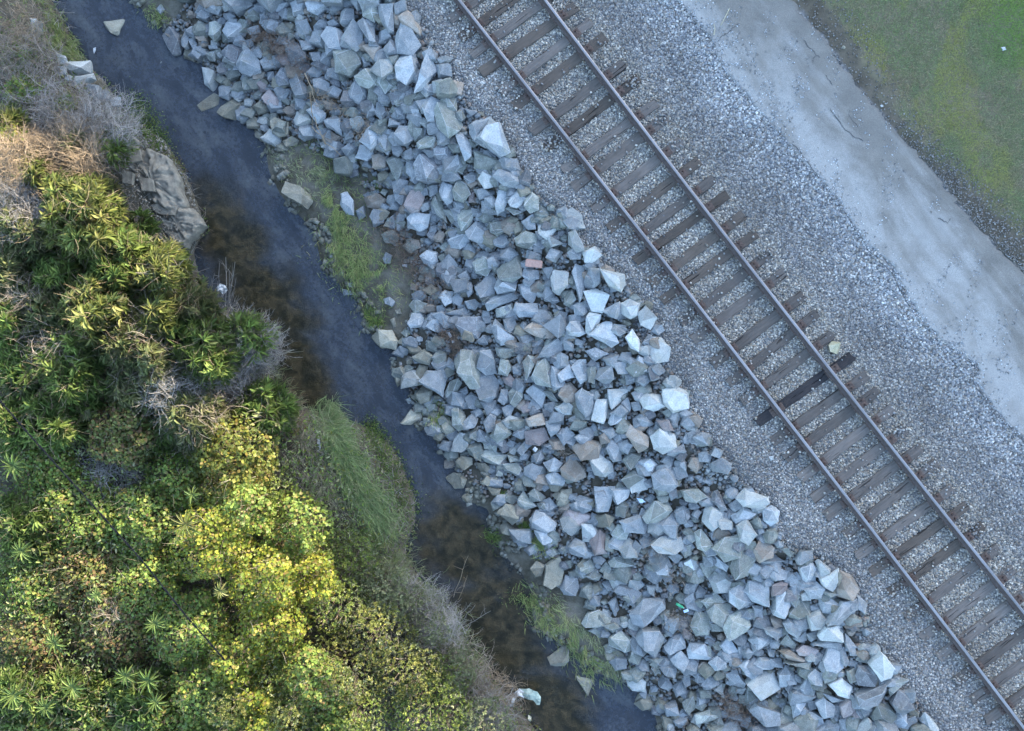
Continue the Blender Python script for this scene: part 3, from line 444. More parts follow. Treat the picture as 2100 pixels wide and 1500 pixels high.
b 0,200 60,200 70,240 20,250;g 0,20 90,10 150,60 80,90 20,80;b 90,130 120,150 90,190 55,170;d 240,240 310,250 290,290 240,280;b 20,590 110,570 60,660 10,640;g 410,530 450,480 490,570 420,570;b 250,150 300,170 280,230 240,200;g 610,380 640,370 690,400 660,430
g 0,350 45,350 50,410 10,430;b 150,400 190,390 280,470 270,510 200,470;b 450,450 560,420 620,450 520,480;b 160,280 210,260 220,320 180,320;b 540,950 590,930 600,970 560,985;g 160,830 220,820 250,880 180,880;b 520,990 570,1000 560,1040 530,1030;b 270,1040 320,1030 330,1080 290,1100;b 0,1170 40,1160 50,1210 10,1230
g 850,640 900,630 950,660 900,680;b 810,960 880,940 970,950 900,990;b 800,1050 850,1020 860,1060 820,1090;b 930,1140 970,1130 1000,1150 960,1170;b 765,1320 820,1310 820,1360 780,1370;b 1000,900 1050,960 1070,1030 1030,1030 990,950;g 1010,1130 1060,1110 1060,1190 1030,1200;b 920,1330 970,1330 970,1400 930,1400;b 960,1430 1000,1420 1000,1500 970,1500"""),
]
# stones and broken slabs on the far (left) bank
LEFT_BANK = ((0, 0), """p 412,405 545,378 550,450 445,468 410,440;p 455,485 570,458 575,490 500,530 470,520;b 350,330 400,350 415,400 365,405;b 425,500 460,500 490,550 460,540;b 535,525 610,530 615,605 570,605 535,570;p 185,115 220,120 225,150 200,165;b 200,150 250,140 255,200 215,205;b 150,220 200,210 215,260 165,260
b 350,420 400,415 405,460 365,465;b 600,560 660,560 665,610 620,615;b 670,610 740,600 740,650 690,660;b 400,460 440,470 440,500 410,500;k 690,700 730,710 735,750 700,745;k 640,660 680,670 690,710 650,710""")
def parse(tile):
    (ox, oy), txt = tile
    out = []
    for it in txt.replace('\n', ';').split(';'):
        it = it.strip()
        if not it: continue
        q = it.split()
        pts = [(ox + float(a.split(',')[0]) / 3, oy + float(a.split(',')[1]) / 3) for a in q[1:]]
        out.append((q[0], pts))
    return out

def poly_area(p):
    return abs(sum(p[i][0] * p[(i + 1) % len(p)][1] - p[(i + 1) % len(p)][0] * p[i][1] for i in range(len(p)))) / 2

def rock_bm(pts, zc, hgt, r, flat=False):
    """angular quarried stone whose plan follows the outline; origin at its centre"""
    bm = bmesh.new()
    top = []
    n = len(pts)
    for (x, y) in pts:
        bm.verts.new((x, y, r.uniform(-.12, .30) * hgt))
        bm.verts.new((x * r.uniform(.8, 1.0), y * r.uniform(.8, 1.0), -.5 * hgt))
    if flat:
        for (x, y) in pts: bm.verts.new((x * .93, y * .93, .42 * hgt))
    else:
        k0 = r.randrange(n); m = r.choice((3, 3, 4)); ox, oy = r.uniform(-.12, .12), r.uniform(-.12, .12)
        rad = sum(math.hypot(*p) for p in pts) / n
        for k in range(m):
            x, y = pts[(k0 + k * n // m) % n]
            s = r.uniform(.40, .98)
            bm.verts.new((x * s + ox * rad, y * s + oy * rad, hgt * r.uniform(.34, .55)))
    res = bmesh.ops.convex_hull(bm, input=bm.verts)
    junk = [e for e in res['geom_interior'] + res['geom_unused'] if isinstance(e, bmesh.types.BMVert)]
    if junk: bmesh.ops.delete(bm, geom=list(set(junk)), context='VERTS')
    bmesh.ops.dissolve_limit(bm, angle_limit=R(24), verts=bm.verts, edges=bm.edges)
    try: bmesh.ops.bevel(bm, geom=list(bm.edges), offset=.005, segments=1, affect='EDGES', clamp_overlap=True, material=1)
    except Exception: pass
    lay = bm.faces.layers.float.new('facet')
    for f in bm.faces: f[lay] = r.random()
    bmesh.ops.triangulate(bm, faces=bm.faces)
    le = [e for e in bm.edges if e.calc_length() > .075]
    if le: bmesh.ops.subdivide_edges(bm, edges=le, cuts=2, use_grid_fill=True)
    bmesh.ops.triangulate(bm, faces=bm.faces)
    o = Vector((r.uniform(0, 99), r.uniform(0, 99), 0))
    bm.normal_update()
    for v in bm.verts:
        v.co += v.normal * (mnoise.noise(v.co * 5 + o) * .026 + mnoise.noise(v.co * 16 + o) * .012)
    return bm
# ------------------------------------------------------------------ ground sheet (terrain, creek bed, ballast shoulder)
def axis(lo, hi, step, far):
    a = list(np.arange(lo, hi + 1, step)); s = step; l = lo; h = hi
    while l > -far:
        s *= 1.35; l -= s; h += s
        a.insert(0, l); a.append(h)
    return np.array(a)
gx = axis(-160, 2260, 7, 9000); gy = axis(-160, 1660, 7, 9000)
GX, GY = np.meshgrid(gx, gy)
GZ = TZ(GX, GY)
V = P3(GX, GY, GZ).reshape(-1, 3)
nx, ny = len(gx), len(gy)
ii = (np.arange(ny - 1)[:, None] * nx + np.arange(nx - 1)[None]).ravel()
F = np.stack([ii, ii + nx, ii + nx + 1, ii + 1], 1)
def sstep(a, b, v): t = np.clip((v - a) / (b - a), 0, 1); return t * t * (3 - 2 * t)
nz = (fbm(GX / 25., GY / 25., 9, 4) - .5) * 60
ballast = sstep(-10, 10, GX - RE(GY) + nz * .6 + 30) * (1 - sstep(-6, 6, GX - PR(GY) + nz * .5))
lawn = sstep(-22, 22, GX - GE(GY) + nz)
mud = sstep(-25, 5, GX - WR(GY) + nz * .3) * (1 - sstep(-40, 60, GX - RL(GY) + nz)) + sstep(-260, -170, GX - WL(GY) + nz) * (1 - sstep(-5, 10, GX - WL(GY))) * (GY < 560) * (GY > 150)
me = np_mesh('ground', V, F, tint=np.stack([ballast, lawn, np.clip(mud, 0, 1)], -1).reshape(-1, 3), smooth=True)

m, nt, b = mat('ground_cover')
att = N(nt, 'ShaderNodeAttribute', attribute_name='tint')
sep = N(nt, 'ShaderNodeSeparateColor'); L(nt, att.outputs['Color'], sep.inputs[0])
p = pos(nt)
soil = mix(nt, ramp(nt, noise(nt, 3, 6, .65, p), [(.3, 0.), (.7, 1.)]), (.065, .058, .045), (.135, .125, .10))
soil = mix(nt, .5, soil, ramp(nt, noise(nt, 40, 4, .6, p), [(.3, .3), (.7, .7)]), 'OVERLAY')
vo = N(nt, 'ShaderNodeTexVoronoi', i_Scale=22.0); L(nt, p, vo.inputs['Vector'])
vv = N(nt, 'ShaderNodeSeparateColor'); L(nt, vo.outputs['Color'], vv.inputs[0])
grit = ramp(nt, vv.outputs[0], [(0., (.11, .115, .12)), (.45, (.17, .178, .185)), (.8, (.24, .245, .25)), (1., (.34, .34, .335))])
mudc = mix(nt, ramp(nt, noise(nt, 2.2, 8, .68, p), [(.38, 0.), (.62, 1.)]), (.075, .070, .052), (.165, .160, .135))
mudc = mix(nt, .4, mudc, ramp(nt, noise(nt, 30, 4, .6, p), [(.3, .3), (.7, .7)]), 'OVERLAY')
lw = mix(nt, ramp(nt, noise(nt, 1.1, 5, .6, p), [(.38, 0.), (.62, 1.)]), (.13, .15, .08), (.19, .17, .12))
c = mix(nt, sep.outputs[2], soil, mudc)
c = mix(nt, sep.outputs[0], c, grit)
c = mix(nt, sep.outputs[1], c, lw)
L(nt, c, b.inputs['Base Color']); b.inputs['Roughness'].default_value = .9
b.inputs['Specular IOR Level'].default_value = .2
bump(nt, b, noise(nt, 25, 6, .7, p), .7, .03)
ground = tag(link('ground', me, m), kind='structure')

# ------------------------------------------------------------------ creek water
ys = np.arange(-900, 2400, 10.0); us = np.linspace(0, 1, 46)
Y, U = np.meshgrid(ys, us, indexing='ij')
X = (WL(Y) - 55) + (WR(Y) + 60 - WL(Y) + 55) * U
# weedy / open-bottomed reaches where the brown bed shows through
def blob(cx, cy, rx, ry, ang=0):
    ca, sa = math.cos(R(ang)), math.sin(R(ang)); dx, dy = X - cx, Y - cy
    a = (dx * ca + dy * sa) / rx; bb = (-dx * sa + dy * ca) / ry
    return np.clip(1.45 - np.sqrt(a * a + bb * bb), 0, 1)
clear = np.maximum.reduce([blob(470, 480, 120, 65, 60), blob(560, 640, 150, 70, 62), blob(620, 780, 110, 55, 65), blob(950, 1120, 130, 90, 50), blob(1030, 1290, 150, 100, 60), blob(1130, 1440, 110, 75, 50), blob(1150, 1490, 90, 60, 40)])
clear = sstep(.1, 1.0, clear + (fbm(X / 30, Y / 30, 31, 4) - .5) * .9)
V = P3(X, Y, np.full(X.shape, WATER)).reshape(-1, 3)
nu = len(us); ii = (np.arange(len(ys) - 1)[:, None] * nu + np.arange(nu - 1)[None]).ravel()
me = np_mesh('water', V, np.stack([ii, ii + nu, ii + nu + 1, ii + 1], 1), tint=np.repeat(clear.reshape(-1, 1), 3, 1), smooth=True)
m, nt, b = mat('creek_water')
att = N(nt, 'ShaderNodeAttribute', attribute_name='tint')
p = pos(nt)
flow = pos(nt, along=2.6)
n1 = noise(nt, 2.4, 9, .68, flow, .35)
silt_sheen = ramp(nt, n1, [(.36, (.030, .039, .053)), (.50, (.048, .060, .080)), (.66, (.088, .103, .118))])  # murky water tone with the blue sheen of the sky put into it
brown = ramp(nt, noise(nt, 3.5, 7, .65, p, .6), [(.38, (.016, .017, .011)), (.50, (.046, .041, .023)), (.60, (.085, .068, .038)), (.72, (.078, .080, .050))])
fac = ramp(nt, att.outputs['Fac'], [(.0, 0.), (1., 1.)])
L(nt, mix(nt, fac, silt_sheen, brown), b.inputs['Base Color'])
# floating scum and weed specks
spk = noise(nt, 26, 5, .75, p); msk = noise(nt, 1.4, 4, .6, flow)
mm_ = N(nt, 'ShaderNodeMath', operation='MULTIPLY'); L(nt, ramp(nt, spk, [(.60, 0.), (.66, .55)]), mm_.inputs[0]); L(nt, ramp(nt, msk, [(.45, 0.), (.62, 1.)]), mm_.inputs[1])
wc = mix(nt, .6, mix(nt, fac, silt_sheen, brown), ramp(nt, noise(nt, 13, 7, .75, p, .5), [(.34, .22), (.66, .80)]), 'OVERLAY')
peb = N(nt, 'ShaderNodeTexVoronoi', i_Scale=11.0); L(nt, p, peb.inputs['Vector'])
pm = N(nt, 'ShaderNodeMath', operation='MULTIPLY'); L(nt, ramp(nt, peb.outputs['Distance'], [(.10, .5), (.28, 0.)]), pm.inputs[0]); L(nt, ramp(nt, noise(nt, 2.0, 4, .6, p), [(.50, 0.), (.62, 1.)]), pm.inputs[1])
wc = mix(nt, pm.outputs[0], wc, (.10, .105, .09))
L(nt, mix(nt, mm_.outputs[0], wc, (.14, .15, .13)), b.inputs['Base Color'])
b.inputs['Roughness'].default_value = .06; b.inputs['IOR'].default_value = 1.33
b.inputs['Specular IOR Level'].default_value = .5
bump(nt, b, noise(nt, 16, 5, .65, flow, .8), .35, .02)
tr = N(nt, 'ShaderNodeBsdfTransparent', i_0=(.55, .60, .62, 1))
ms = N(nt, 'ShaderNodeMixShader')
mr = N(nt, 'ShaderNodeMapRange', i_3=.22, i_4=.42); L(nt, att.outputs['Fac'], mr.inputs[0]); L(nt, mr.outputs[0], ms.inputs[0])
L(nt, b.outputs[0], ms.inputs[1]); L(nt, tr.outputs[0], ms.inputs[2]); L(nt, ms.outputs[0], nt.nodes['Material Output'].inputs[0])
water = tag(link('water', me, m), kind='structure')

# ------------------------------------------------------------------ paved path with broken edges
ys = np.concatenate([np.arange(-2500, -60, 60.0), np.arange(-60, 1100, 4.0), np.arange(1100, 3200, 60.0)])
us = np.linspace(0, 1, 40)
Y, U = np.meshgrid(ys, us, indexing='ij')
el = PL(Y) + (fbm(Y / 9, Y * 0, 5, 3) - .5) * 16 + (fbm(Y / 40, Y * 0, 6, 2) - .5) * 14
er = PR(Y) + (fbm(Y / 11, Y * 0 + 5, 8, 3) - .5) * 22
X = el + (er - el) * U
Z = TZ(X, Y) + .03 - .05 * (np.clip((.012 - np.minimum(U, 1 - U)) / .012, 0, 1))
V = P3(X, Y, Z).reshape(-1, 3)
nu = len(us); ii = (np.arange(len(ys) - 1)[:, None] * nu + np.arange(nu - 1)[None]).ravel()
# red: distance across the path, used for where gravel dust has been spread
tt = np.stack([U, np.clip((Y) / 1000, 0, 1), U * 0], -1).reshape(-1, 3)
me = np_mesh('path', V, np.stack([ii, ii + nu, ii + nu + 1, ii + 1], 1), tint=tt, smooth=True)
m, nt, b = mat('worn_asphalt')
att = N(nt, 'ShaderNodeAttribute', attribute_name='tint'); sep = N(nt, 'ShaderNodeSeparateColor'); L(nt, att.outputs['Color'], sep.inputs[0])
p = pos(nt); st = pos(nt, along=4.0)
asph = mix(nt, ramp(nt, noise(nt, 1.6, 6, .6, p), [(.3, 0.), (.7, 1.)]), (.145, .145, .138), (.215, .213, .20))
dust = mix(nt, noise(nt, 6, 5, .6, p), (.26, .27, .272), (.35, .358, .355))
nf = noise(nt, 1.3, 7, .68, st, .5)
sub = N(nt, 'ShaderNodeMath', operation='MULTIPLY_ADD', i_1=-.36, i_2=.22); L(nt, sep.outputs[0], sub.inputs[0])
gy2 = N(nt, 'ShaderNodeMath', operation='MULTIPLY_ADD', i_1=.10); L(nt, sep.outputs[1], gy2.inputs[0]); L(nt, sub.outputs[0], gy2.inputs[2])
ad = N(nt, 'ShaderNodeMath', operation='ADD'); L(nt, nf, ad.inputs[0]); L(nt, gy2.outputs[0], ad.inputs[1])
c = mix(nt, ramp(nt, ad.outputs[0], [(.47, 0.), (.70, .92)]), asph, dust)
sp = noise(nt, 80, 2, .6, p)
c = mix(nt, .55, c, ramp(nt, sp, [(.35, .3), (.65, .72)]), 'OVERLAY')
# dirt washed over the middle
dm = noise(nt, 1.7, 5, .6, p, .3)
c = mix(nt, ramp(nt, dm, [(.48, 0.), (.74, .5)]), c, (.15, .143, .128))
L(nt, c, b.inputs['Base Color']); b.inputs['Roughness'].default_value = .92; b.inputs['Specular IOR Level'].default_value = .2
bump(nt, b, sp, .5, .01)
path = tag(link('path', me, m), kind='structure')
# cracks: thin dark open joints in the paving, laid as narrow strips with width
CR = [[(1471, 88), (1480, 76), (1492, 68), (1503, 58), (1516, 48)], [(1648, 80), (1655, 94), (1667, 103), (1673, 114), (1668, 122), (1666, 129)], [(1673, 114), (1682, 118)],
      [(1702, 223), (1716, 243), (1730, 262), (1750, 280), (1772, 290)], [(1738, 232), (1748, 246), (1760, 262)], [(1692, 154), (1700, 165), (1708, 176)],
      [(1922, 447), (1935, 453), (1944, 458), (1950, 448)], [(1776, 510), (1800, 532), (1830, 560), (1842, 590), (1855, 612), (1866, 630)], [(2004, 742), (2002, 765), (1996, 786), (2012, 806), (2030, 836), (2048, 862)],
      [(1622, 292), (1636, 306), (1650, 326), (1668, 350), (1690, 378)], [(1730, 430), (1750, 464), (1772, 498)], [(2050, 858), (2070, 874), (2090, 900)]]
parts = []
for c in CR:
    q = []
    for (x0, y0), (x1, y1) in zip(c[:-1], c[1:]):
        for k in range(4): q.append((x0 + (x1 - x0) * k / 4 + random.uniform(-1.6, 1.6), y0 + (y1 - y0) * k / 4 + random.uniform(-1.6, 1.6)))
    q.append(c[-1]); q = np.array(q)
    d = np.gradient(q, axis=0); d /= np.linalg.norm(d, axis=1, keepdims=True); nrm = np.stack([-d[:, 1], d[:, 0]], 1)
    wd = np.array([random.uniform(.3, 1.15) for _ in q]); wd[0] = wd[-1] = .05
    a = q + nrm * wd[:, None]; bb = q - nrm * wd[:, None]
    za = TZ(a[:, 0], a[:, 1]) + .036
    VV = np.concatenate([P3(a[:, 0], a[:, 1], za), P3(bb[:, 0], bb[:, 1], za)])
    n = len(q); FF = np.array([(i, i + 1, n + i + 1, n + i) for i in range(n - 1)])
    parts.append((VV, FF, (0, 0, 0)))
v, f, t = join(parts)
crm = plain('crack_dirt', (.085, .087, .09), .95, bmp=0)
tag(link('path_cracks', np_mesh('path_cracks', v, f), crm), kind='structure')

# ------------------------------------------------------------------ unseen ridge added towards the low sun to keep the track in shade
sx, sy = math.sin(R(SUN_AZ)), math.cos(R(SUN_AZ))
D0 = 42.0
u = np.linspace(-75, 75, 260); vv_ = np.linspace(-9, 16, 26)
Uu, Vv = np.meshgrid(u, vv_)
RIDGE = 16.5
crest = RIDGE - 1.35 * sstep(-5.5, -8.0, Uu) + (fbm(Uu / 2.0, Uu * 0, 41, 4) - .5) * 2.2
prof = np.clip(1 - np.abs(Vv) / np.where(Vv < 0, 9.0, 16.0), 0, 1) ** .75
Hh = crest * prof - .3 + (fbm(Uu / 1.5, Vv / 1.5, 43, 4) - .5) * .8 * (prof < .97)
V = np.stack([sx * (D0 + Vv) + sy * Uu, sy * (D0 + Vv) - sx * Uu, Hh], -1).reshape(-1, 3)
nx2 = len(u); ii = (np.arange(len(vv_) - 1)[:, None] * nx2 + np.arange(nx2 - 1)[None]).ravel()
hm = plain('shade_ridge_green', (.05, .07, .03), .9, scale=2)
tag(link('shade_ridge', np_mesh('shade_ridge', V, np.stack([ii, ii + 1, ii + nx2 + 1, ii + nx2], 1)), hm), kind='structure')

# ------------------------------------------------------------------ rocks
rr = random.Random(11)
riprap = [r for t in TILES for r in parse(t)]
riprap.sort(key=lambda r: -poly_area(r[1]))
left = parse(LEFT_BANK)
TONE = {'b': 'blue-grey', 'p': 'pale', 'g': 'greenish-grey', 'd': 'dark grey', 'k': 'khaki', 't': 'rust-stained', 'r': 'pinkish', 'y': 'pale yellow'}
BANDS = [(100, 'near the top edge'), (200, 'level with the far bank blocks'), (290, 'level with the green herb patch'), (370, 'level with the clay ledge'), (440, 'level with the mud slab'), (510, 'level with the green mudbank tuft'), (590, 'level with the brick'), (680, 'level with the long mudbank sward'), (760, 'level with the yellow stone'), (830, 'level with the near-black sleeper end'), (900, 'level with the combed grass tip'), (970, 'level with the orange creeper'), (1050, 'level with the combed grass foot'), (1130, 'level with the brightest frond'), (1210, 'level with the dry weed stalk'), (1290, 'level with the green bottle'), (1370, 'level with the cable end'), (1440, 'level with the plastic sheet'), (9999, 'near the bottom edge')]
PLACE = {}
def final_labels():
    groups = {}
    for o, lab, cx in PLACE.values(): groups.setdefault(lab, []).append((cx, o))
    W = {2: ['left one', 'right one'], 3: ['leftmost', 'middle one', 'rightmost'], 4: ['leftmost', 'second from left', 'second from right', 'rightmost'], 5: ['leftmost', 'second from left', 'middle one', 'second from right', 'rightmost']}
    for lab, it in groups.items():
        it.sort(key=lambda q: q[0])
        if len(it) == 1: it[0][1]['label'] = lab
        else:
            for (cx, o), wd_ in zip(it, W.get(len(it), ['leftmost'] + ['%s from left' % q for q in ('second', 'third', 'fourth', 'fifth', 'sixth', 'seventh', 'eighth', 'ninth')])): o['label'] = lab + ', ' + wd_

def build_rock(tone, pts, r):
    cx = sum(p[0] for p in pts) / len(pts); cy = sum(p[1] for p in pts) / len(pts)
    A = poly_area(pts) / PPM ** 2
    rad = math.sqrt(A / math.pi)
    wl, wr, rl, re = float(WL(cy)), float(WR(cy)), float(RL(cy)), float(RE(cy))
    flat = tone == 'k' and A > .09 and r.random() < .5
    hgt = rad * (r.uniform(.8, 1.15) if flat else r.uniform(1.25, 1.8))
    tz = float(TZ(cx, cy))
    lift = hgt * .28
    if rl < cx < re: lift += r.uniform(.04, .13)
    z = max(tz, WATER - .12) + lift
    loc = P(cx, cy, z)
    k = (CAM_H - z) / CAM_H / PPM
    loc_pts = [((x - cx) * k * 1.12, -(y - cy) * k * 1.12) for x, y in pts]
    bm = rock_bm(loc_pts, z, hgt, r, flat)
    return bm, loc, cx, cy, A

def rock_label(tone, pts, cx, cy, A):
    xs = [p[0] for p in pts]; ys_ = [p[1] for p in pts]
    a = np.cov(np.array(pts).T); ev = np.sqrt(np.linalg.eigvalsh(a)); asp = ev[1] / max(ev[0], 1e-6)
    size = 'very large' if A > .42 else 'large' if A > .27 else 'medium' if A > .17 else 'small'
    shape = 'long narrow' if asp > 1.9 else 'elongated' if asp > 1.4 else 'three-sided' if len(pts) == 3 else 'blocky' if asp < 1.2 else 'angular'
    wl, wr, rl, re = float(WL(cy)), float(WR(cy)), float(RL(cy)), float(RE(cy))
    t = (cx - rl) / (re - rl)
    if cx < wr - 6: where = 'in the creek'
    elif t < .12: where = 'at the riprap foot'
    elif t < .4: where = 'low on the riprap'
    elif t < .7: where = 'midway up the riprap'
    elif t < .92: where = 'high on the riprap'
    else: where = 'at the gravel edge'
    band = next(b for a, b in BANDS if cy < a)
    return '%s %s %s stone %s, %s' % (size, TONE[tone], shape, where, band)

stuffV = []; stuff_bm = bmesh.new()
MI = {k: i for i, k in enumerate('bpgdktre')}
def edge_tone(t): return {'b': 'e', 'p': 'e', 'd': 'b', 'g': 'e'}.get(t, t)
slots = [M[k] for k in 'bpgdktre']
for i, (tone, pts) in enumerate(riprap):
    r = random.Random(1000 + i)
    bm, loc, cx, cy, A = build_rock(tone, pts, r)
    if i < 290:
        me = bpy.data.meshes.new('riprap_stone'); bm.to_mesh(me); bm.free()
        me.materials.append(M[tone]); me.materials.append(M[edge_tone(tone)])
        o = bpy.data.objects.new('riprap_stone', me); C.objects.link(o); o.location = loc
        lab_ = rock_label(tone, pts, cx, cy, A); PLACE[o.name] = (o, lab_, cx)
        tag(o, lab_, 'stone', 'stones of the riprap bank')
    else:
        for f in bm.faces: f.material_index = MI[tone] if f.material_index == 0 else MI[edge_tone(tone)]
        bmesh.ops.translate(bm, verts=bm.verts, vec=Vector(loc))
        tmp = bpy.data.meshes.new('tmp'); bm.to_mesh(tmp); bm.free(); stuff_bm.from_mesh(tmp); bpy.data.meshes.remove(tmp)
final_labels()
# smaller rubble between them
cnt = 0
while cnt < 2500:
    y = rr.uniform(-120, 1620); x = rr.uniform(float(RL(y)) - 15, float(RE(y)) + 12)
    s = rr.choice((7, 9, 11, 13, 15, 18)) * rr.uniform(.8, 1.2)
    if 0 < y < 1500 and rr.random() < .10: s *= 1.4
    tone = rr.choice('bbbbbbggggdpkbt')
    if y < 0 or y > 1500: s *= 2.0
    n = rr.choice((4, 5, 5, 6)); a0 = rr.uniform(0, 6.28)
    pts = [(x + s * rr.uniform(.75, 1.25) * math.cos(a0 + 6.283 * q / n), y + s * rr.uniform(.65, 1.1) * math.sin(a0 + 6.283 * q / n)) for q in range(n)]
    rad = s / PPM
    z = float(TZ(x, y)) + rad * .4 + rr.uniform(-.02, .05)
    k = (CAM_H - z) / CAM_H / PPM
    bm = rock_bm([((a - x) * k, -(bb - y) * k) for a, bb in pts], z, rad * rr.uniform(1.2, 1.8), rr)
    for f in bm.faces: f.material_index = MI[tone]
    bmesh.ops.translate(bm, verts=bm.verts, vec=Vector(P(x, y, z)))
    tmp = bpy.data.meshes.new('tmp'); bm.to_mesh(tmp); bm.free(); stuff_bm.from_mesh(tmp); bpy.data.meshes.remove(tmp)
    cnt += 1
me = bpy.data.meshes.new('rubble'); stuff_bm.to_mesh(me); stuff_bm.free()
for s_ in slots: me.materials.append(s_)
o = bpy.data.objects.new('rubble', me); C.objects.link(o)
tag(o, 'small broken grey stones filling the gaps between the riprap stones', 'rubble', kind='stuff')
# far bank
LB = ['pale concrete-like block at the far waterline, topmost of the pair', 'long pale block lying just below the pale topmost block on the far bank', 'grey stone half hidden in brush above the far bank pair', 'thin grey sliver of stone beside the far bank blocks',
      'broad grey stone on bare soil below the far bank blocks', 'small whitish stone in the brush in the upper left corner', 'dull grey stone touching the small whitish one in the upper left', 'flat grey stone below the whitish one in the upper left brush',
      'small grey stone left of the pale far bank block', 'small grey stone on soil right of the broad far bank stone', 'small grey stone at the top of the far clay ledge', 'small stone wedged between the far bank blocks and brush', 'rounded khaki lump beside the green herb patch on the far bank', 'khaki lump just above the rounded one on the far bank']
for i, (tone, pts) in enumerate(left):
    r = random.Random(3000 + i)
    bm, loc, cx, cy, A = build_rock(tone, pts, r)
    me = bpy.data.meshes.new('bank_stone'); bm.to_mesh(me); bm.free()
    me.materials.append(M[tone]); me.materials.append(M[edge_tone(tone)])
    o = bpy.data.objects.new('bank_stone', me); C.objects.link(o)
    o.location = P(cx, cy, loc[2] + .08)
    tag(o, LB[i], 'stone', 'stones on the far bank')
# eroded clay ledges of the far bank
M['clay'] = plain('dried_clay', (.205, .20, .175), .9, var=.35, scale=9, bmp=.6)
for lab, pts in (('broad grey eroded clay ledge above the green herbs on the far bank', [(248, 322), (300, 300), (345, 322), (368, 370), (378, 425), (352, 436), (318, 420), (272, 405), (250, 365)]),
                 ('lower clay ledge jutting to the dark water on the far bank', [(308, 432), (345, 416), (392, 425), (420, 462), (405, 478), (382, 512), (352, 492), (318, 458)]),
                 ('narrow clay step left of the green herb patch', [(222, 245), (252, 262), (285, 290), (290, 318), (262, 300), (235, 280)])):
    cx = sum(p[0] for p in pts) / len(pts); cy = sum(p[1] for p in pts) / len(pts)
    z = float(TZ(cx, cy)) + .05; k = (CAM_H - z) / CAM_H / PPM
    r = random.Random(len(lab))
    loc_pts = [((x - cx) * k, -(y - cy) * k) for x, y in pts]
    V_ = []; rings = [(.96, -.30), (1.0, -.06), (.93, .08), (.86, .10), (.78, .11), (.68, .12), (.57, .13), (.46, .13), (.35, .14), (.24, .14), (.12, .14)]
    K = 96; Fq = []
    for s_, h_ in rings:
        for q in range(K):
            t = q / K * len(pts); a = int(t); fr = t - a
            x0, y0 = loc_pts[a]; x1, y1 = loc_pts[(a + 1) % len(pts)]
            x_, y_ = (x0 + (x1 - x0) * fr), (y0 + (y1 - y0) * fr)
            w1 = mnoise.noise(Vector((x_ * 3.1 + 9, y_ * 3.1, 0))) * .10 if s_ > .9 else 0
            xx, yy_ = x_ * (s_ + w1), y_ * (s_ + w1)
            nn = mnoise.noise(Vector((xx * 2.2, yy_ * 2.2, 3))) * .14 + mnoise.noise(Vector((xx * 6, yy_ * 6, 1))) * .10 + mnoise.noise(Vector((xx * 15, yy_ * 15, 1))) * .09
            V_.append((xx, yy_, h_ + nn))
    for a in range(len(rings) - 1):
        for q in range(K): Fq.append((a * K + q, a * K + (q + 1) % K, (a + 1) * K + (q + 1) % K, (a + 1) * K + q))
    c0 = (len(rings) - 1) * K
    V_.append((0, 0, .14 + mnoise.noise(Vector((0, 0, 3))) * .14)); ce = len(V_) - 1
    for q in range(0, K, 2): Fq.append((c0 + q, c0 + (q + 1) % K, c0 + (q + 2) % K, ce))
    o = link('clay_ledge', np_mesh('clay_ledge', np.array(V_), np.array(Fq)), M['clay'], loc=P(cx, cy, z))
    tag(o, lab, 'clay ledge', 'clay ledges on the far bank')
# odd pieces
def single_rock(name, tone, pts, lab, cat, flat=False, seed=1, h=None):
    cx = sum(p[0] for p in pts) / len(pts); cy = sum(p[1] for p in pts) / len(pts)
    rad = math.sqrt(poly_area(pts) / PPM ** 2 / math.pi); hg = h or rad * 1.3
    z = float(TZ(cx, cy)) + hg * .35; k = (CAM_H - z) / CAM_H / PPM
    bm = rock_bm([((x - cx) * k, -(y - cy) * k) for x, y in pts], z, hg, random.Random(seed), flat)
    me = bpy.data.meshes.new(name); bm.to_mesh(me); bm.free(); me.materials.append(M[tone]); me.materials.append(M[edge_tone(tone)])
    o = bpy.data.objects.new(name, me); C.objects.link(o); o.location = P(cx, cy, z)
    return tag(o, lab, cat)
single_rock('yellow_stone', 'y', [(1697, 708), (1706, 701), (1720, 703), (1724, 720), (1715, 728), (1700, 722)], 'pale yellow stone resting beside the near-black sleeper end', 'stone', seed=4)
single_rock('white_pebble', 'p', [(1532, 256), (1538, 254), (1542, 260), (1538, 264), (1533, 261)], 'white pebble on gravel near the left edge of the path', 'pebble', seed=5)
single_rock('white_pebble', 'p', [(1842, 743), (1847, 742), (1849, 747), (1844, 749)], 'white pebble on gravel right of the yellow stone', 'pebble', seed=6)
single_rock('white_pebble', 'p', [(1577, 938), (1585, 936), (1588, 943), (1580, 946)], 'white pebble between the riprap and the lower left rail', 'pebble', seed=8)
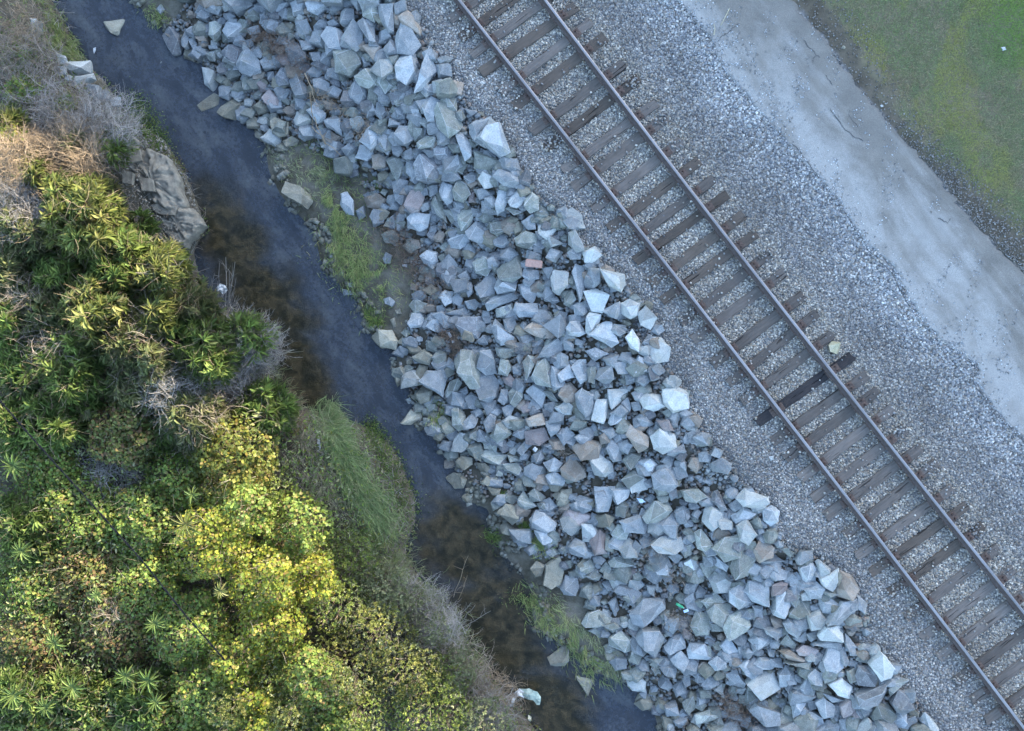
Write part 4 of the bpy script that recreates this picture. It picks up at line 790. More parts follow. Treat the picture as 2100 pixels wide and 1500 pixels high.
# broken plates of clay on the ledge
for i, (pts, lab) in enumerate([([(315, 425), (345, 418), (372, 428), (366, 446), (330, 444)], 'broken pale clay plate at the head of the lower clay ledge'), ([(352, 440), (392, 442), (402, 462), (376, 478), (354, 466)], 'broken clay plate near the tip of the lower clay ledge'), ([(350, 478), (378, 480), (386, 505), (366, 514), (352, 500)], 'clay plate slumped below the tip of the lower clay ledge'),
    ([(262, 318), (296, 312), (300, 335), (270, 342)], 'clay plate on the upper left corner of the broad ledge'), ([(312, 330), (340, 338), (346, 362), (320, 360)], 'clay plate on the right side of the broad ledge'), ([(290, 366), (322, 372), (326, 398), (298, 396)], 'clay plate in the middle of the broad ledge'), ([(334, 384), (360, 392), (366, 416), (342, 414)], 'clay plate on the lower right of the broad ledge'), ([(258, 352), (282, 358), (280, 384), (260, 380)], 'clay plate on the left side of the broad ledge')]):
    o = single_rock('clay_plate', 'clay', pts, lab, 'clay plate', flat=True, seed=60 + i, h=.13)
    o.location.z += .16; o['group'] = 'clay plates on the far bank ledge'
# brick
M['brick'] = plain('pink_brick', (.36, .235, .205), .85, var=.2, scale=25)
bm = bmesh.new(); bmesh.ops.create_cube(bm, size=1)
bmesh.ops.scale(bm, vec=(.38, .17, .12), verts=bm.verts)
bmesh.ops.bevel(bm, geom=list(bm.edges), offset=.012, segments=2, affect='EDGES')
bmesh.ops.subdivide_edges(bm, edges=[e for e in bm.edges if e.calc_length() > .08], cuts=3, use_grid_fill=True)
for v in bm.verts: v.co += Vector((0, 0, 1)) * mnoise.noise(v.co * 15) * .006 + Vector(v.co).normalized() * mnoise.noise(v.co * 9) * .01
me = bpy.data.meshes.new('brick'); bm.to_mesh(me); bm.free()
z = float(TZ(1095, 541)) + .42
o = link('brick', me, M['brick'], loc=P(1095, 541, z)); o.rotation_euler = (R(12), R(-8), R(-8))
tag(o, 'pinkish brick with straight edges lying on the riprap near its gravel edge', 'brick')
# ------------------------------------------------------------------ ballast gravel
def ties_px():
    Lp = [(927, 37), (948, 75), (970, 110), (990, 147), (1030, 185), (1057, 217), (1093, 268), (1122, 302), (1158, 347), (1180, 382), (1218, 428), (1253, 467), (1278, 507), (1307, 533), (1337, 580), (1362, 615), (1400, 660), (1425, 695), (1465, 745), (1497, 785), (1527, 822), (1557, 865), (1587, 905), (1615, 938), (1645, 980), (1670, 1023), (1698, 1057), (1737, 1097), (1762, 1140), (1790, 1173), (1827, 1217), (1862, 1267), (1893, 1307), (1930, 1347), (1965, 1397), (1997, 1437), (2027, 1477), (2062, 1520)]
    Rp = [(1108, -98), (1130, -60), (1152, -25), (1177, 15), (1207, 47), (1237, 78), (1275, 133), (1305, 163), (1343, 213), (1363, 243), (1393, 292), (1430, 333), (1460, 370), (1487, 403), (1522, 443), (1548, 482), (1578, 520), (1605, 562), (1645, 608), (1673, 645), (1705, 688), (1745, 733), (1775, 772), (1797, 805), (1828, 840), (1855, 882), (1885, 922), (1918, 952), (1950, 1005), (1980, 1040), (2012, 1083), (2045, 1127), (2078, 1170), (2115, 1210), (2150, 1262), (2182, 1300), (2212, 1340), (2245, 1383)]
    return list(zip(Lp, Rp))
TIES = ties_px()
def gravel(name, n, xf, keep, size, palette, label, lift=.0, ylim=(-150, 1650), seed=1, big=None):
    r = np.random.default_rng(seed)
    y = r.uniform(ylim[0], ylim[1], n); u = r.uniform(0, 1, n)
    x = xf(y, u)
    k = keep(x, y, r)
    x, y = x[k], y[k]; n = len(x)
    s = size * r.uniform(.6, 1.35, n)
    if big is not None: s = s * big(x, y)
    z = TZ(x, y) + s * .18 + lift
    pos_ = P3(x, y, z)
    nrm = r.normal(size=(n, 3)); nrm[:, 2] = np.abs(nrm[:, 2]) + .8
    B = rand_basis(nrm, r=r)
    sc = np.stack([s * r.uniform(.8, 1.5, n), s * r.uniform(.7, 1.1, n), s * r.uniform(.5, .9, n)], 1)
    V, F, m = scatter(CUBE[0], CUBE[1], pos_, B, sc, .35, r)
    pal = np.array(palette); idx = r.integers(0, len(pal), n)
    # patches: lighter bluish dust towards the path, warmer fouled ballast between the rails
    pt = fbm(x / 70, y / 70, 77, 4)[:, None]
    near = sstep(180, 30, PL(y) - x)[:, None]
    warm = (sstep(-60, 0, x - RAIL_L(y)) * (1 - sstep(60, 110, x - RAIL_R(y))))[:, None]
    col = pal[idx] * r.uniform(.75, 1.25, (n, 1)) * (.78 + .5 * pt)
    dark = (np.exp(-((x - RAIL_R(y) - 150) / 70.) ** 2) * (.4 + .9 * fbm(x / 50, y / 90, 33, 3)))[:, None]
    col = col * (1 + near * np.array([.16, .21, .27])) * (1 + warm * np.array([.17, .13, .05])) * (1 - .16 * dark)
    T = np.repeat(np.clip(col, 0, .8), m, 0)
    o = link(name, np_mesh(name, V, F, tint=T), M['gravel'])
    return tag(o, label, 'gravel', kind='stuff')
PAL = [(.13, .135, .145), (.18, .185, .19), (.20, .205, .21), (.24, .245, .25), (.25, .25, .245), (.32, .32, .31), (.27, .255, .225), (.22, .205, .18), (.44, .435, .41), (.15, .14, .13)]
def xf_ball(y, u): return (RE(y) - 35) + (PL(y) + 14 - RE(y) + 35) * u
def keep_ball(x, y, r): return r.uniform(size=len(x)) < np.clip(sstep(-30, 8, x - RE(y) + (fbm(x / 25, y / 25, 5, 3) - .5) * 50), .0, 1) * (1 - .8 * sstep(-8, 14, x - PL(y)))
gravel('ballast_gravel', 215000, xf_ball, keep_ball, .0355, PAL, 'grey angular ballast gravel spread around the sleepers and beside the path', seed=3, big=lambda x, y: 1 + .18 * sstep(200, 60, PL(y) - x))
# loose grit on the path edges and the strip between path and grass
def xf_v(y, u): return (PR(y) - 45) + (GE(y) + 40 - PR(y) + 45) * u
def keep_v(x, y, r):
    d = x - PR(y)
    return r.uniform(size=len(x)) < np.where(d < 0, .12 * np.exp(d / 12), .08 + .5 * sstep(200, 420, y) * np.exp(-d / 60))
gravel('verge_grit', 26000, xf_v, keep_v, .023, [(.10, .095, .09), (.15, .14, .13), (.17, .165, .16), (.2, .2, .195), (.14, .13, .11)], 'fine grey grit on the dirt strip between path and grass', seed=9, ylim=(-100, 700), lift=.012)
def xf_p(y, u): return PL(y) + (PR(y) - PL(y)) * u ** 1.5
def keep_p(x, y, r):
    pn = fbm(x / 35, y / 60, 21, 3)
    return r.uniform(size=len(x)) < np.clip(.75 * np.exp(-(x - PL(y)) / 22) + .7 * (pn > .62), 0, 1)
gravel('path_grit', 14000, xf_p, keep_p, .020, [(.15, .15, .15), (.25, .26, .27), (.40, .41, .42), (.2, .19, .17)], 'fine pale grit scattered over the worn path', lift=.03, seed=10, ylim=(-100, 1000))

def xf_r(y, u): return np.maximum(RL(y), WR(y)) - 10 + (RE(y) + 10 - np.maximum(RL(y), WR(y)) + 10) * u
gravel('stone_chips', 30000, xf_r, lambda x, y, r: fbm(x / 18, y / 18, 71, 3) > .44, .07, [(.13, .145, .155), (.19, .205, .215), (.24, .26, .265), (.17, .165, .15), (.2, .17, .15)], 'small stone chips lodged between the riprap stones', lift=.04, seed=21)
def keep_c(x, y, r): return (y > 230) & (y < 520) & (r.uniform(size=len(x)) < .8)
gravel('clay_crumbs', 1500, lambda y, u: WL(y) - 4 - u ** 1.5 * 130, keep_c, .04, [(.14, .135, .115), (.2, .195, .175), (.24, .235, .215)], 'crumbs of dried clay on the far bank ledge', lift=.13, seed=22, ylim=(150, 560))
gravel('shore_stones', 2600, lambda y, u: WR(y) + (u - .35) * 50, lambda x, y, r: fbm(x / 22, y / 22, 72, 3) > .5, .10, [(.15, .15, .12), (.19, .19, .16), (.13, .13, .11), (.22, .225, .2)], 'small muddy stones along the near waterline', lift=.0, seed=25)
# ------------------------------------------------------------------ timber sleepers with rusty plates and spikes
def wood_mat(name, c1, c2, c3):
    m, nt, b = mat(name)
    rnd = N(nt, 'ShaderNodeObjectInfo').outputs['Random']
    tc = N(nt, 'ShaderNodeTexCoord').outputs['Object']
    off = N(nt, 'ShaderNodeVectorMath', operation='SCALE'); cmb = N(nt, 'ShaderNodeCombineXYZ'); L(nt, rnd, cmb.inputs[0]); L(nt, rnd, cmb.inputs[1]); L(nt, rnd, cmb.inputs[2])
    L(nt, cmb.outputs[0], off.inputs[0]); off.inputs['Scale'].default_value = 37
    ad = N(nt, 'ShaderNodeVectorMath', operation='ADD'); L(nt, tc, ad.inputs[0]); L(nt, off.outputs[0], ad.inputs[1])
    mp = N(nt, 'ShaderNodeMapping'); L(nt, ad.outputs[0], mp.inputs[0]); mp.inputs['Scale'].default_value = (.4, 5, 3)
    gr = noise(nt, 6, 8, .68, mp.outputs[0], .3)
    c = mix(nt, ramp(nt, gr, [(.30, 0.), (.70, 1.)]), c1, c2)
    ck = noise(nt, 3.2, 3, .5, mp.outputs[0], .2)
    c = mix(nt, ramp(nt, ck, [(.33, 1.), (.36, 0.)]), c, c3)
    bl = noise(nt, 2.2, 5, .65, ad.outputs[0])
    c = mix(nt, ramp(nt, bl, [(.45, 0.), (.75, .5)]), c, tuple(x * .65 for x in c1))
    br = N(nt, 'ShaderNodeMapRange', i_3=.75, i_4=1.2); L(nt, rnd, br.inputs[0])
    hs = N(nt, 'ShaderNodeHueSaturation'); L(nt, br.outputs[0], hs.inputs['Value']); L(nt, c, hs.inputs['Color'])
    L(nt, hs.outputs[0], b.inputs['Base Color'])
    b.inputs['Roughness'].default_value = .9; b.inputs['Specular IOR Level'].default_value = .2
    ad2 = N(nt, 'ShaderNodeMath', operation='ADD'); L(nt, gr, ad2.inputs[0]); L(nt, ramp(nt, ck, [(.32, 0.), (.36, 1.)]), ad2.inputs[1])
    bump(nt, b, ad2.outputs[0], .8, .02)
    return m
M['wood_grey'] = wood_mat('weathered_grey_timber', (.092, .084, .078), (.165, .153, .145), (.04, .036, .034))
M['wood_brown'] = wood_mat('weathered_brown_timber', (.078, .067, .058), (.125, .11, .098), (.028, .025, .023))
M['wood_dark'] = wood_mat('near_black_timber', (.028, .028, .032), (.055, .052, .055), (.012, .012, .013))
M['rust'] = plain('rusty_steel_plate', (.105, .080, .071), .9, .1, .45, 22)
M['spike'] = plain('rusty_spike', (.085, .06, .052), .8, .3, .3, 40)
ORD = ['first', 'second', 'third', 'fourth', 'fifth', 'sixth', 'seventh', 'eighth', 'ninth', 'tenth', 'eleventh', 'twelfth', 'thirteenth', 'fourteenth', 'fifteenth', 'sixteenth', 'seventeenth', 'eighteenth', 'nineteenth', 'twentieth']
TONES = {i: 'wood_grey' for i in range(38)}
for i in (1, 3, 5, 7, 11, 13, 14, 15, 29, 30): TONES[i] = 'wood_brown'
TONES[21] = 'wood_dark'
for i, ((lx, ly), (rx, ry)) in enumerate(TIES):
    r = random.Random(50 + i)
    ztop = r.uniform(.048, .080)
    A_ = Vector(P(lx - 4, ly + 3, ztop)); B_ = Vector(P(rx + 4, ry - 3, ztop))
    mid = (A_ + B_) / 2; ang = math.atan2(B_.y - A_.y, B_.x - A_.x); ln = (B_ - A_).length
    name = {'wood_grey': 'weathered grey', 'wood_brown': 'weathered brown', 'wood_dark': 'near-black'}[TONES[i]]
    if i == 21: lab = 'near-black creosoted timber sleeper, the darkest one, just below the pale yellow stone'
    else:
        q = ORD[i] + ' from the top edge' if i < 20 else ORD[37 - i] + ' from the bottom edge'
        lab = '%s cracked timber sleeper under the rails, %s of the photo' % (name, q)
    e = tag(link('railway_sleeper', None, loc=(mid.x, mid.y, -.12), rotz=ang), lab, 'sleeper', 'timber sleepers of the railway track')
    bm = bmesh.new()
    nx_ = 26; wd = .119 * r.uniform(.9, 1.08)
    prof = [(-1, .0), (-1, .85), (-.88, 1), (-.45, 1), (0, 1), (.45, 1), (.88, 1), (1, .85), (1, 0)]
    rows = []
    for k in range(nx_ + 1):
        x = -ln / 2 + ln * k / nx_
        row = []
        for j, (a, h) in enumerate(prof):
            endf = 0.0
            xx = x
            if k in (0, nx_): xx += r.uniform(-.03, .03)
            yy = a * wd + mnoise.noise(Vector((x * 2.3 + i * 7, j * .8, 0))) * .012
            zz = h * (ztop + .12) - (abs(mnoise.noise(Vector((x * 5, j * 2.3, i * 3.1)))) * .014 if h > .5 else 0)
            row.append(bm.verts.new((xx, yy, zz)))
        rows.append(row)
    for a, b2 in zip(rows[:-1], rows[1:]):
        for j in range(len(prof) - 1): bm.faces.new((a[j], b2[j], b2[j + 1], a[j + 1]))
    bm.faces.new(rows[0]); bm.faces.new(list(reversed(rows[-1])))
    me = bpy.data.meshes.new('timber'); bm.normal_update(); bmesh.ops.recalc_face_normals(bm, faces=bm.faces); bm.to_mesh(me); bm.free()
    link('timber', me, M[TONES[i]], parent=e)
    # where the rails cross this sleeper
    for rail in (RAIL_L, RAIL_R):
        best = None
        for s in np.linspace(0, 1, 400):
            px_, py_ = lx + (rx - lx) * s, ly + (ry - ly) * s
            d = abs(px_ - rail(py_))
            if best is None or d < best[0]: best = (d, s)
        xp = -ln / 2 + ln * best[1]
        bm = bmesh.new(); bmesh.ops.create_cube(bm, size=1)
        bmesh.ops.scale(bm, vec=(.34, .19, .016), verts=bm.verts)
        for v in bm.verts:
            if abs(v.co.x) > .1: v.co.z -= .004
        bmesh.ops.bevel(bm, geom=list(bm.edges), offset=.004, segments=1, affect='EDGES')
        me = bpy.data.meshes.new('tie_plate'); bm.to_mesh(me); bm.free()
        sq = r.uniform(-.02, .02)
        pl_ = link('tie_plate', me, M['rust'], parent=e, loc=(xp, sq, ztop + .12 + .006)); pl_.rotation_euler = (0, 0, r.uniform(-.03, .03) + (R(90 - 37.5) - ang - R(90 - 37.5) + ang))
        sv = []
        for sxs in (-1, 1):
            for syy in ((-.05, .05) if r.random() < .8 else (.05,)):
                c0 = Vector((sxs * .098, syy * 1.0 + r.uniform(-.01, .01), .018))
                sv.append(c0)
        for c0 in sv:
            bm = bmesh.new(); g = bmesh.ops.create_cube(bm, size=1); bmesh.ops.scale(bm, vec=(.045, .034, .022), verts=g['verts']); bmesh.ops.rotate(bm, verts=g['verts'], cent=(0, 0, 0), matrix=__import__('mathutils').Matrix.Rotation(r.uniform(-.4, .4), 3, 'Z'))
            bmesh.ops.translate(bm, verts=g['verts'], vec=c0)
            for v in g['verts']:
                if v.co.z > c0.z: v.co.x = c0.x + (v.co.x - c0.x) * .7; v.co.y = c0.y + (v.co.y - c0.y) * .7
            me = bpy.data.meshes.new('spike'); bm.to_mesh(me); bm.free()
            link('spike', me, M['spike'], parent=pl_)
# ------------------------------------------------------------------ rails
m, nt, b = mat('rail_head_steel')
p = pos(nt, (1, 1, 1)); nn = noise(nt, 6, 5, .6, pos(nt, along=9.0))
L(nt, ramp(nt, nn, [(.3, (.19, .19, .20)), (.7, (.33, .33, .345))]), b.inputs['Base Color'])
b.inputs['Metallic'].default_value = .75; b.inputs['Roughness'].default_value = .42
M['rail_top'] = m
M['rail_side'] = plain('rail_rusted_side', (.075, .062, .062), .85, .1, .35, 18)
for rail, lab in ((RAIL_L, 'long worn steel rail on the creek side of the track'), (RAIL_R, 'long worn steel rail on the path side of the track')):
    e = tag(link('rail', None, loc=P(float(rail(750)), 750, .092)), lab, 'rail', 'rails of the railway track')
    prof = [(-.070, 0), (-.070, .012), (-.014, .026), (-.010, .030), (-.010, .115), (-.036, .128), (-.036, .150), (-.029, .1615), (-.015, .1655), (.015, .1655), (.029, .1615), (.036, .150), (.036, .128), (.010, .115), (.010, .030), (.014, .026), (.070, .012), (.070, 0)]
    yy = np.concatenate([np.arange(-3000, 0, 250.0), np.arange(0, 1500, 50.0), np.arange(1500, 4600, 250.0)])
    xx = np.where(yy < 0, rail(0.0) + .782 * yy, np.where(yy > 1500, rail(1500.0) + .782 * (yy - 1500), rail(np.clip(yy, 0, 1500))))
    c_ = P3(xx, yy, .22); c_[:, 2] = 0
    d = np.gradient(c_, axis=0); d /= np.linalg.norm(d, axis=1, keepdims=True)
    nrm = np.stack([-d[:, 1], d[:, 0], d[:, 2] * 0], 1)
    V = np.concatenate([(c_ + nrm * a + np.array([0, 0, h]))[:, None] for a, h in prof], 1)
    V = V - np.array([e.location.x, e.location.y, 0])
    K = len(prof); n = len(yy)
    def face(js): return np.array([(i * K + j, (i + 1) * K + j, (i + 1) * K + (j + 1) % K, i * K + (j + 1) % K) for i in range(n - 1) for j in js])
    link('running_surface', np_mesh('running_surface', V.reshape(-1, 3), face(range(7, 10))), M['rail_top'], parent=e)
    link('rail_web', np_mesh('rail_web', V.reshape(-1, 3), face([j for j in range(K) if j not in (7, 8, 9)])), M['rail_side'], parent=e)
# a few stones lying over the sleepers
def over_ties():
    r = np.random.default_rng(5); pts = []
    for i, ((lx, ly), (rx, ry)) in enumerate(TIES):
        for side, nn in ((0, r.integers(0, 12) + 34 * (r.uniform() < .25)), (1, r.integers(0, 8) + 22 * (r.uniform() < .15)), (2, r.integers(2, 12))):
            if i == 21: nn = 2
            for _ in range(nn):
                if side == 0: s = r.uniform(-.03, .16) ** 1.0
                elif side == 1: s = r.uniform(.9, 1.02)
                else: s = r.uniform(.2, .8)
                w_ = r.uniform(-12, 12)
                pts.append((lx + (rx - lx) * s + w_ * .6, ly + (ry - ly) * s + w_ * .8))
    return np.array(pts)
pt = over_ties(); r = np.random.default_rng(8); n = len(pt)
s = .04 * r.uniform(.5, 1.2, n)
nrm = r.normal(size=(n, 3)); nrm[:, 2] = np.abs(nrm[:, 2]) + .8
V, F, mm = scatter(CUBE[0], CUBE[1], P3(pt[:, 0], pt[:, 1], .065 + s * .2), rand_basis(nrm, r=r), np.stack([s * 1.2, s, s * .7], 1), .35, r)
T = np.repeat(np.array(PAL)[r.integers(0, len(PAL), n)] * 1.1, mm, 0)
tag(link('scattered_ballast', np_mesh('scattered_ballast', V, F, tint=T), M['gravel']), 'loose ballast stones lying on top of the sleepers', 'gravel', kind='stuff')
# ------------------------------------------------------------------ vegetation
def pal_pick(pal, n, r):
    pal = np.array([p[:3] for p in pal])
    return pal[r.integers(0, len(pal), n)] * r.uniform(.72, 1.3, (n, 1))
PALS = {
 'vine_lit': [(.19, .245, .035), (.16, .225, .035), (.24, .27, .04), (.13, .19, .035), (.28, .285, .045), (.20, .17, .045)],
 'vine': [(.085, .135, .042), (.10, .15, .045), (.12, .165, .05), (.075, .115, .04), (.15, .18, .05), (.135, .12, .05)],
 'vine_olive': [(.10, .12, .048), (.085, .11, .045), (.125, .135, .055), (.13, .10, .055), (.11, .07, .05)],
 'vine_orange': [(.13, .165, .035), (.16, .18, .038), (.19, .155, .038), (.11, .15, .035), (.21, .22, .045), (.12, .15, .04)],
 'reed': [(.105, .155, .060), (.125, .175, .07), (.15, .195, .08), (.09, .14, .06)],
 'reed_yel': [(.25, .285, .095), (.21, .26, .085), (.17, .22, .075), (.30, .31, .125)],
 'reed_dim': [(.115, .135, .078), (.14, .155, .095), (.165, .165, .12), (.10, .125, .075)],
 'shrub': [(.125, .165, .06), (.155, .19, .065), (.10, .14, .058), (.185, .215, .08)],
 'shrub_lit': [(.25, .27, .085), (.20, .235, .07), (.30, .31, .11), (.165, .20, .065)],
 'grey': [(.145, .165, .115), (.175, .19, .145), (.12, .145, .10), (.20, .21, .17)],
 'dead': [(.24, .21, .18), (.31, .28, .245), (.19, .16, .135), (.35, .32, .28), (.24, .19, .145)],
 'deadgrey': [(.28, .27, .26), (.34, .33, .32), (.21, .20, .195), (.38, .37, .36)],
 'tan': [(.31, .245, .175), (.25, .195, .135), (.36, .29, .21), (.20, .155, .11)],
 'rusty': [(.15, .105, .08), (.19, .14, .11), (.11, .08, .065), (.24, .19, .15)],
 'grass': [(.125, .165, .075), (.155, .19, .09), (.105, .145, .065), (.20, .20, .115)],
 'herb': [(.10, .165, .04), (.125, .19, .05), (.075, .13, .036), (.16, .21, .055)],
}
PALS['combed'] = [(.175, .26, .11), (.21, .29, .13), (.15, .22, .095), (.28, .31, .17)]
for k_ in ('vine', 'vine_olive', 'reed', 'reed_dim', 'shrub', 'grey', 'grass'): PALS[k_] = [(q[0] * 1.58, q[1] * 1.62, q[2] * 1.25) for q in PALS[k_]]
PALS['straw2'] = [(.38, .35, .27), (.44, .42, .34)]
PALS['straw'] = [(.31, .295, .22), (.24, .25, .17), (.37, .34, .26), (.20, .22, .14)]
def mound_frame(cx, cy, rpx, zt, ry=None, ang=0):
    ry = ry or rpx
    return dict(cx=cx, cy=cy, rx=rpx, ry=ry, zt=zt, ca=math.cos(R(ang)), sa=math.sin(R(ang)), zb=float(TZ(cx, cy, False)))
def mound_pts(f, n, r, depth=.10, seed=0, edge=1.0):
    th = r.uniform(0, 2 * math.pi, n); q = np.sqrt(r.uniform(0, 1, n)) * edge
    q = q * (.96 + .75 * (fbm(np.cos(th) * 1.3 + 9, np.sin(th) * 1.3 + seed * 3.7, 5, 3) - .5))
    lx = q * np.cos(th) * f['rx']; ly = q * np.sin(th) * f['ry']
    x = f['cx'] + lx * f['ca'] - ly * f['sa']; y = f['cy'] + lx * f['sa'] + ly * f['ca']
    qq = np.clip(q, 0, 1)
    shape = .42 + .58 * np.clip(1 - qq ** 2.0, 0, 1) ** .7
    lump = .50 + .62 * fbm(x / 26., y / 26., 50 + seed, 3) + .42 * fbm(x / 70., y / 70., 150, 2)
    hh = (f['zt'] - f['zb']) * shape * lump
    z = f['zb'] + .05 + hh - r.exponential(depth, n)
    low = r.uniform(size=n) < .16
    z = np.where(low, f['zb'] + .05 + hh * r.uniform(.1, .9, n), z)
    z = np.maximum(z, TZ(x, y) + .02)
    z = np.where((x > WL(y)) & (x < WR(y)), np.maximum(z, WATER + .03), z)
    # pixel is where the plant is seen at that height
    pos_ = P3(x, y, z)
    out = np.stack([np.cos(th) * f['ca'] - np.sin(th) * f['sa'], -(np.cos(th) * f['sa'] + np.sin(th) * f['ca']), 0 * th], 1)
    nrm = out * (qq ** 1.5)[:, None] * 1.1 + np.array([0, 0, 1.0])
    # slope of the lumps
    e = 6.
    gx_ = (fbm((x + e) / 26., y / 26., 50 + seed, 3) - fbm((x - e) / 26., y / 26., 50 + seed, 3)); gy_ = (fbm(x / 26., (y + e) / 26., 50 + seed, 3) - fbm(x / 26., (y - e) / 26., 50 + seed, 3))
    nrm = nrm + np.stack([-gx_, gy_, 0 * gx_], 1) * 4.0
    return pos_, nrm
def leaves(pos_, nrm, tpl, ln, wd, pal, r, rnd=.7, fwd=None, curl=1.0):
    n = len(pos_)
    nn = nrm / np.linalg.norm(nrm, axis=1, keepdims=True) + r.normal(size=(n, 3)) * rnd * .6
    B = rand_basis(nn, spin=fwd, r=r)
    s = r.uniform(.5, 1.35, n) ** 1.1
    V, F, m = scatter(tpl[0], tpl[1], pos_, B, np.stack([wd * s, ln * s, ln * s * curl], 1), 0.06, r)
    c = pal_pick(pal, n, r)
    # slow colour drift across the plant
    c = c * (.8 + .45 * fbm(pos_[:, 0] * 2.1 + 40, pos_[:, 1] * 2.1 + 40, 12, 3))[:, None]
    return V, F, np.repeat(c, m, 0)
def clusters(cpos, cn, per, ln, wd, pal, r, lift=.5, tpl=LEAF_LONG, spread=1.0):
    K = len(cpos); cpos = np.repeat(cpos, per, 0); cn = np.repeat(cn / np.linalg.norm(cn, axis=1, keepdims=True), per, 0)
    n = len(cpos)
    rnd = r.normal(size=(n, 3)); side = rnd - cn * np.sum(rnd * cn, 1, keepdims=True); side /= np.linalg.norm(side, axis=1, keepdims=True) + 1e-9
    lean = cn * np.array([1, 1, 0]) * .9 + np.repeat(r.normal(size=(K, 3)) * np.array([.5, .5, 0]), per, 0) + np.array([.25, .1, 0])
    f = side * spread + lean * spread + cn * r.uniform(lift * .3, lift * 1.4, (n, 1)); f /= np.linalg.norm(f, axis=1, keepdims=True)
    up = cn - f * np.sum(cn * f, 1, keepdims=True) + r.normal(size=(n, 3)) * .25
    B = rand_basis(up, spin=f, r=r)
    s = r.uniform(.6, 1.2, n)
    V, F, m = scatter(tpl[0], tpl[1], cpos, B, np.stack([wd * s, ln * s, ln * s], 1), 0.04, r)
    cc = np.repeat(pal_pick(pal, K, r), per, 0) * r.uniform(.75, 1.25, (n, 1))
    cc = cc * (.8 + .45 * fbm(cpos[:, 0] * 1.7 + 40, cpos[:, 1] * 1.7 + 40, 13, 3))[:, None]
    return V, F, np.repeat(cc, m, 0)
def twigs(start, dirs, ln, rad, pal, r, bend=.35, K=6, fork=0):
    n = len(start)
    d = dirs / np.linalg.norm(dirs, axis=1, keepdims=True)
    ln = ln * r.uniform(.45, 1.2, n)
    pts = [start]; cur = start.copy(); dd = d.copy(); drift = r.normal(size=(n, 3)) * bend
    for k in range(K - 1):
        dd = dd + drift * .35 + r.normal(size=(n, 3)) * bend * .35
        dd /= np.linalg.norm(dd, axis=1, keepdims=True)
        cur = cur + dd * (ln / (K - 1))[:, None]; pts.append(cur.copy())
    paths = np.stack(pts, 1)
    rr_ = rad * r.uniform(.6, 1.3, n)[:, None] * np.linspace(1, .3, K)[None]
    V, F = tubes(paths, rr_)
    T = np.repeat(pal_pick(pal, n, r), K * 3, 0)
    out = [(V, F, T)]
    if fork:
        st = []; ds = []
        for k in range(2, K - 1):
            for _ in range(fork):
                st.append(paths[:, k]); ds.append(paths[:, k + 1] - paths[:, k] + r.normal(size=(n, 3)) * np.linalg.norm(paths[:, k + 1] - paths[:, k], axis=1, keepdims=True) * .8)
        st = np.concatenate(st); ds = np.concatenate(ds)
        out += twigs(st, ds, np.mean(ln) * .38, rad * .5, pal, r, bend, 4, 0)
    return out
def stems_of(f, n, r, pal, rad=.008, gather=.35):
    """stems running from the root up into the crown"""
    pos_, nrm = mound_pts(f, n, r, .1)
    root = np.array(P(f['cx'], f['cy'], f['zb'] - .05)) + (pos_ - np.array(P(f['cx'], f['cy'], f['zb']))) * np.array([gather, gather, 0])
    t = np.linspace(0, 1, 5)[None, :, None]
    mid = root[:, None] * (1 - t) + pos_[:, None] * t + r.normal(size=(n, 5, 3)) * .04 * (t * (1 - t) * 4)
    V, F = tubes(mid, np.linspace(rad, rad * .4, 5)[None] * np.ones((n, 1)))
    return V, F, np.repeat(pal_pick(pal, n, r), 15, 0)
def plant(name, label, cat, group, f, crown_parts, stem_parts=None, crown_name='foliage', crown_mat='leaf'):
    loc = P(f['cx'], f['cy'], f['zb'])
    e = tag(link(name, None, loc=loc), label, cat, group)
    off = np.array(loc)
    v, fa, t = join(crown_parts)
    link(crown_name, np_mesh(crown_name, v - off, fa, tint=np.clip(t, 0, .9)), M[crown_mat], parent=e)
    if stem_parts:
        v, fa, t = join(stem_parts)
        link('stems', np_mesh('stems', v - off, fa, tint=np.clip(t, 0, .9)), M['twig'], parent=e)
    return e
AREA = lambda f: math.pi * f['rx'] * f['ry'] / PPM ** 2

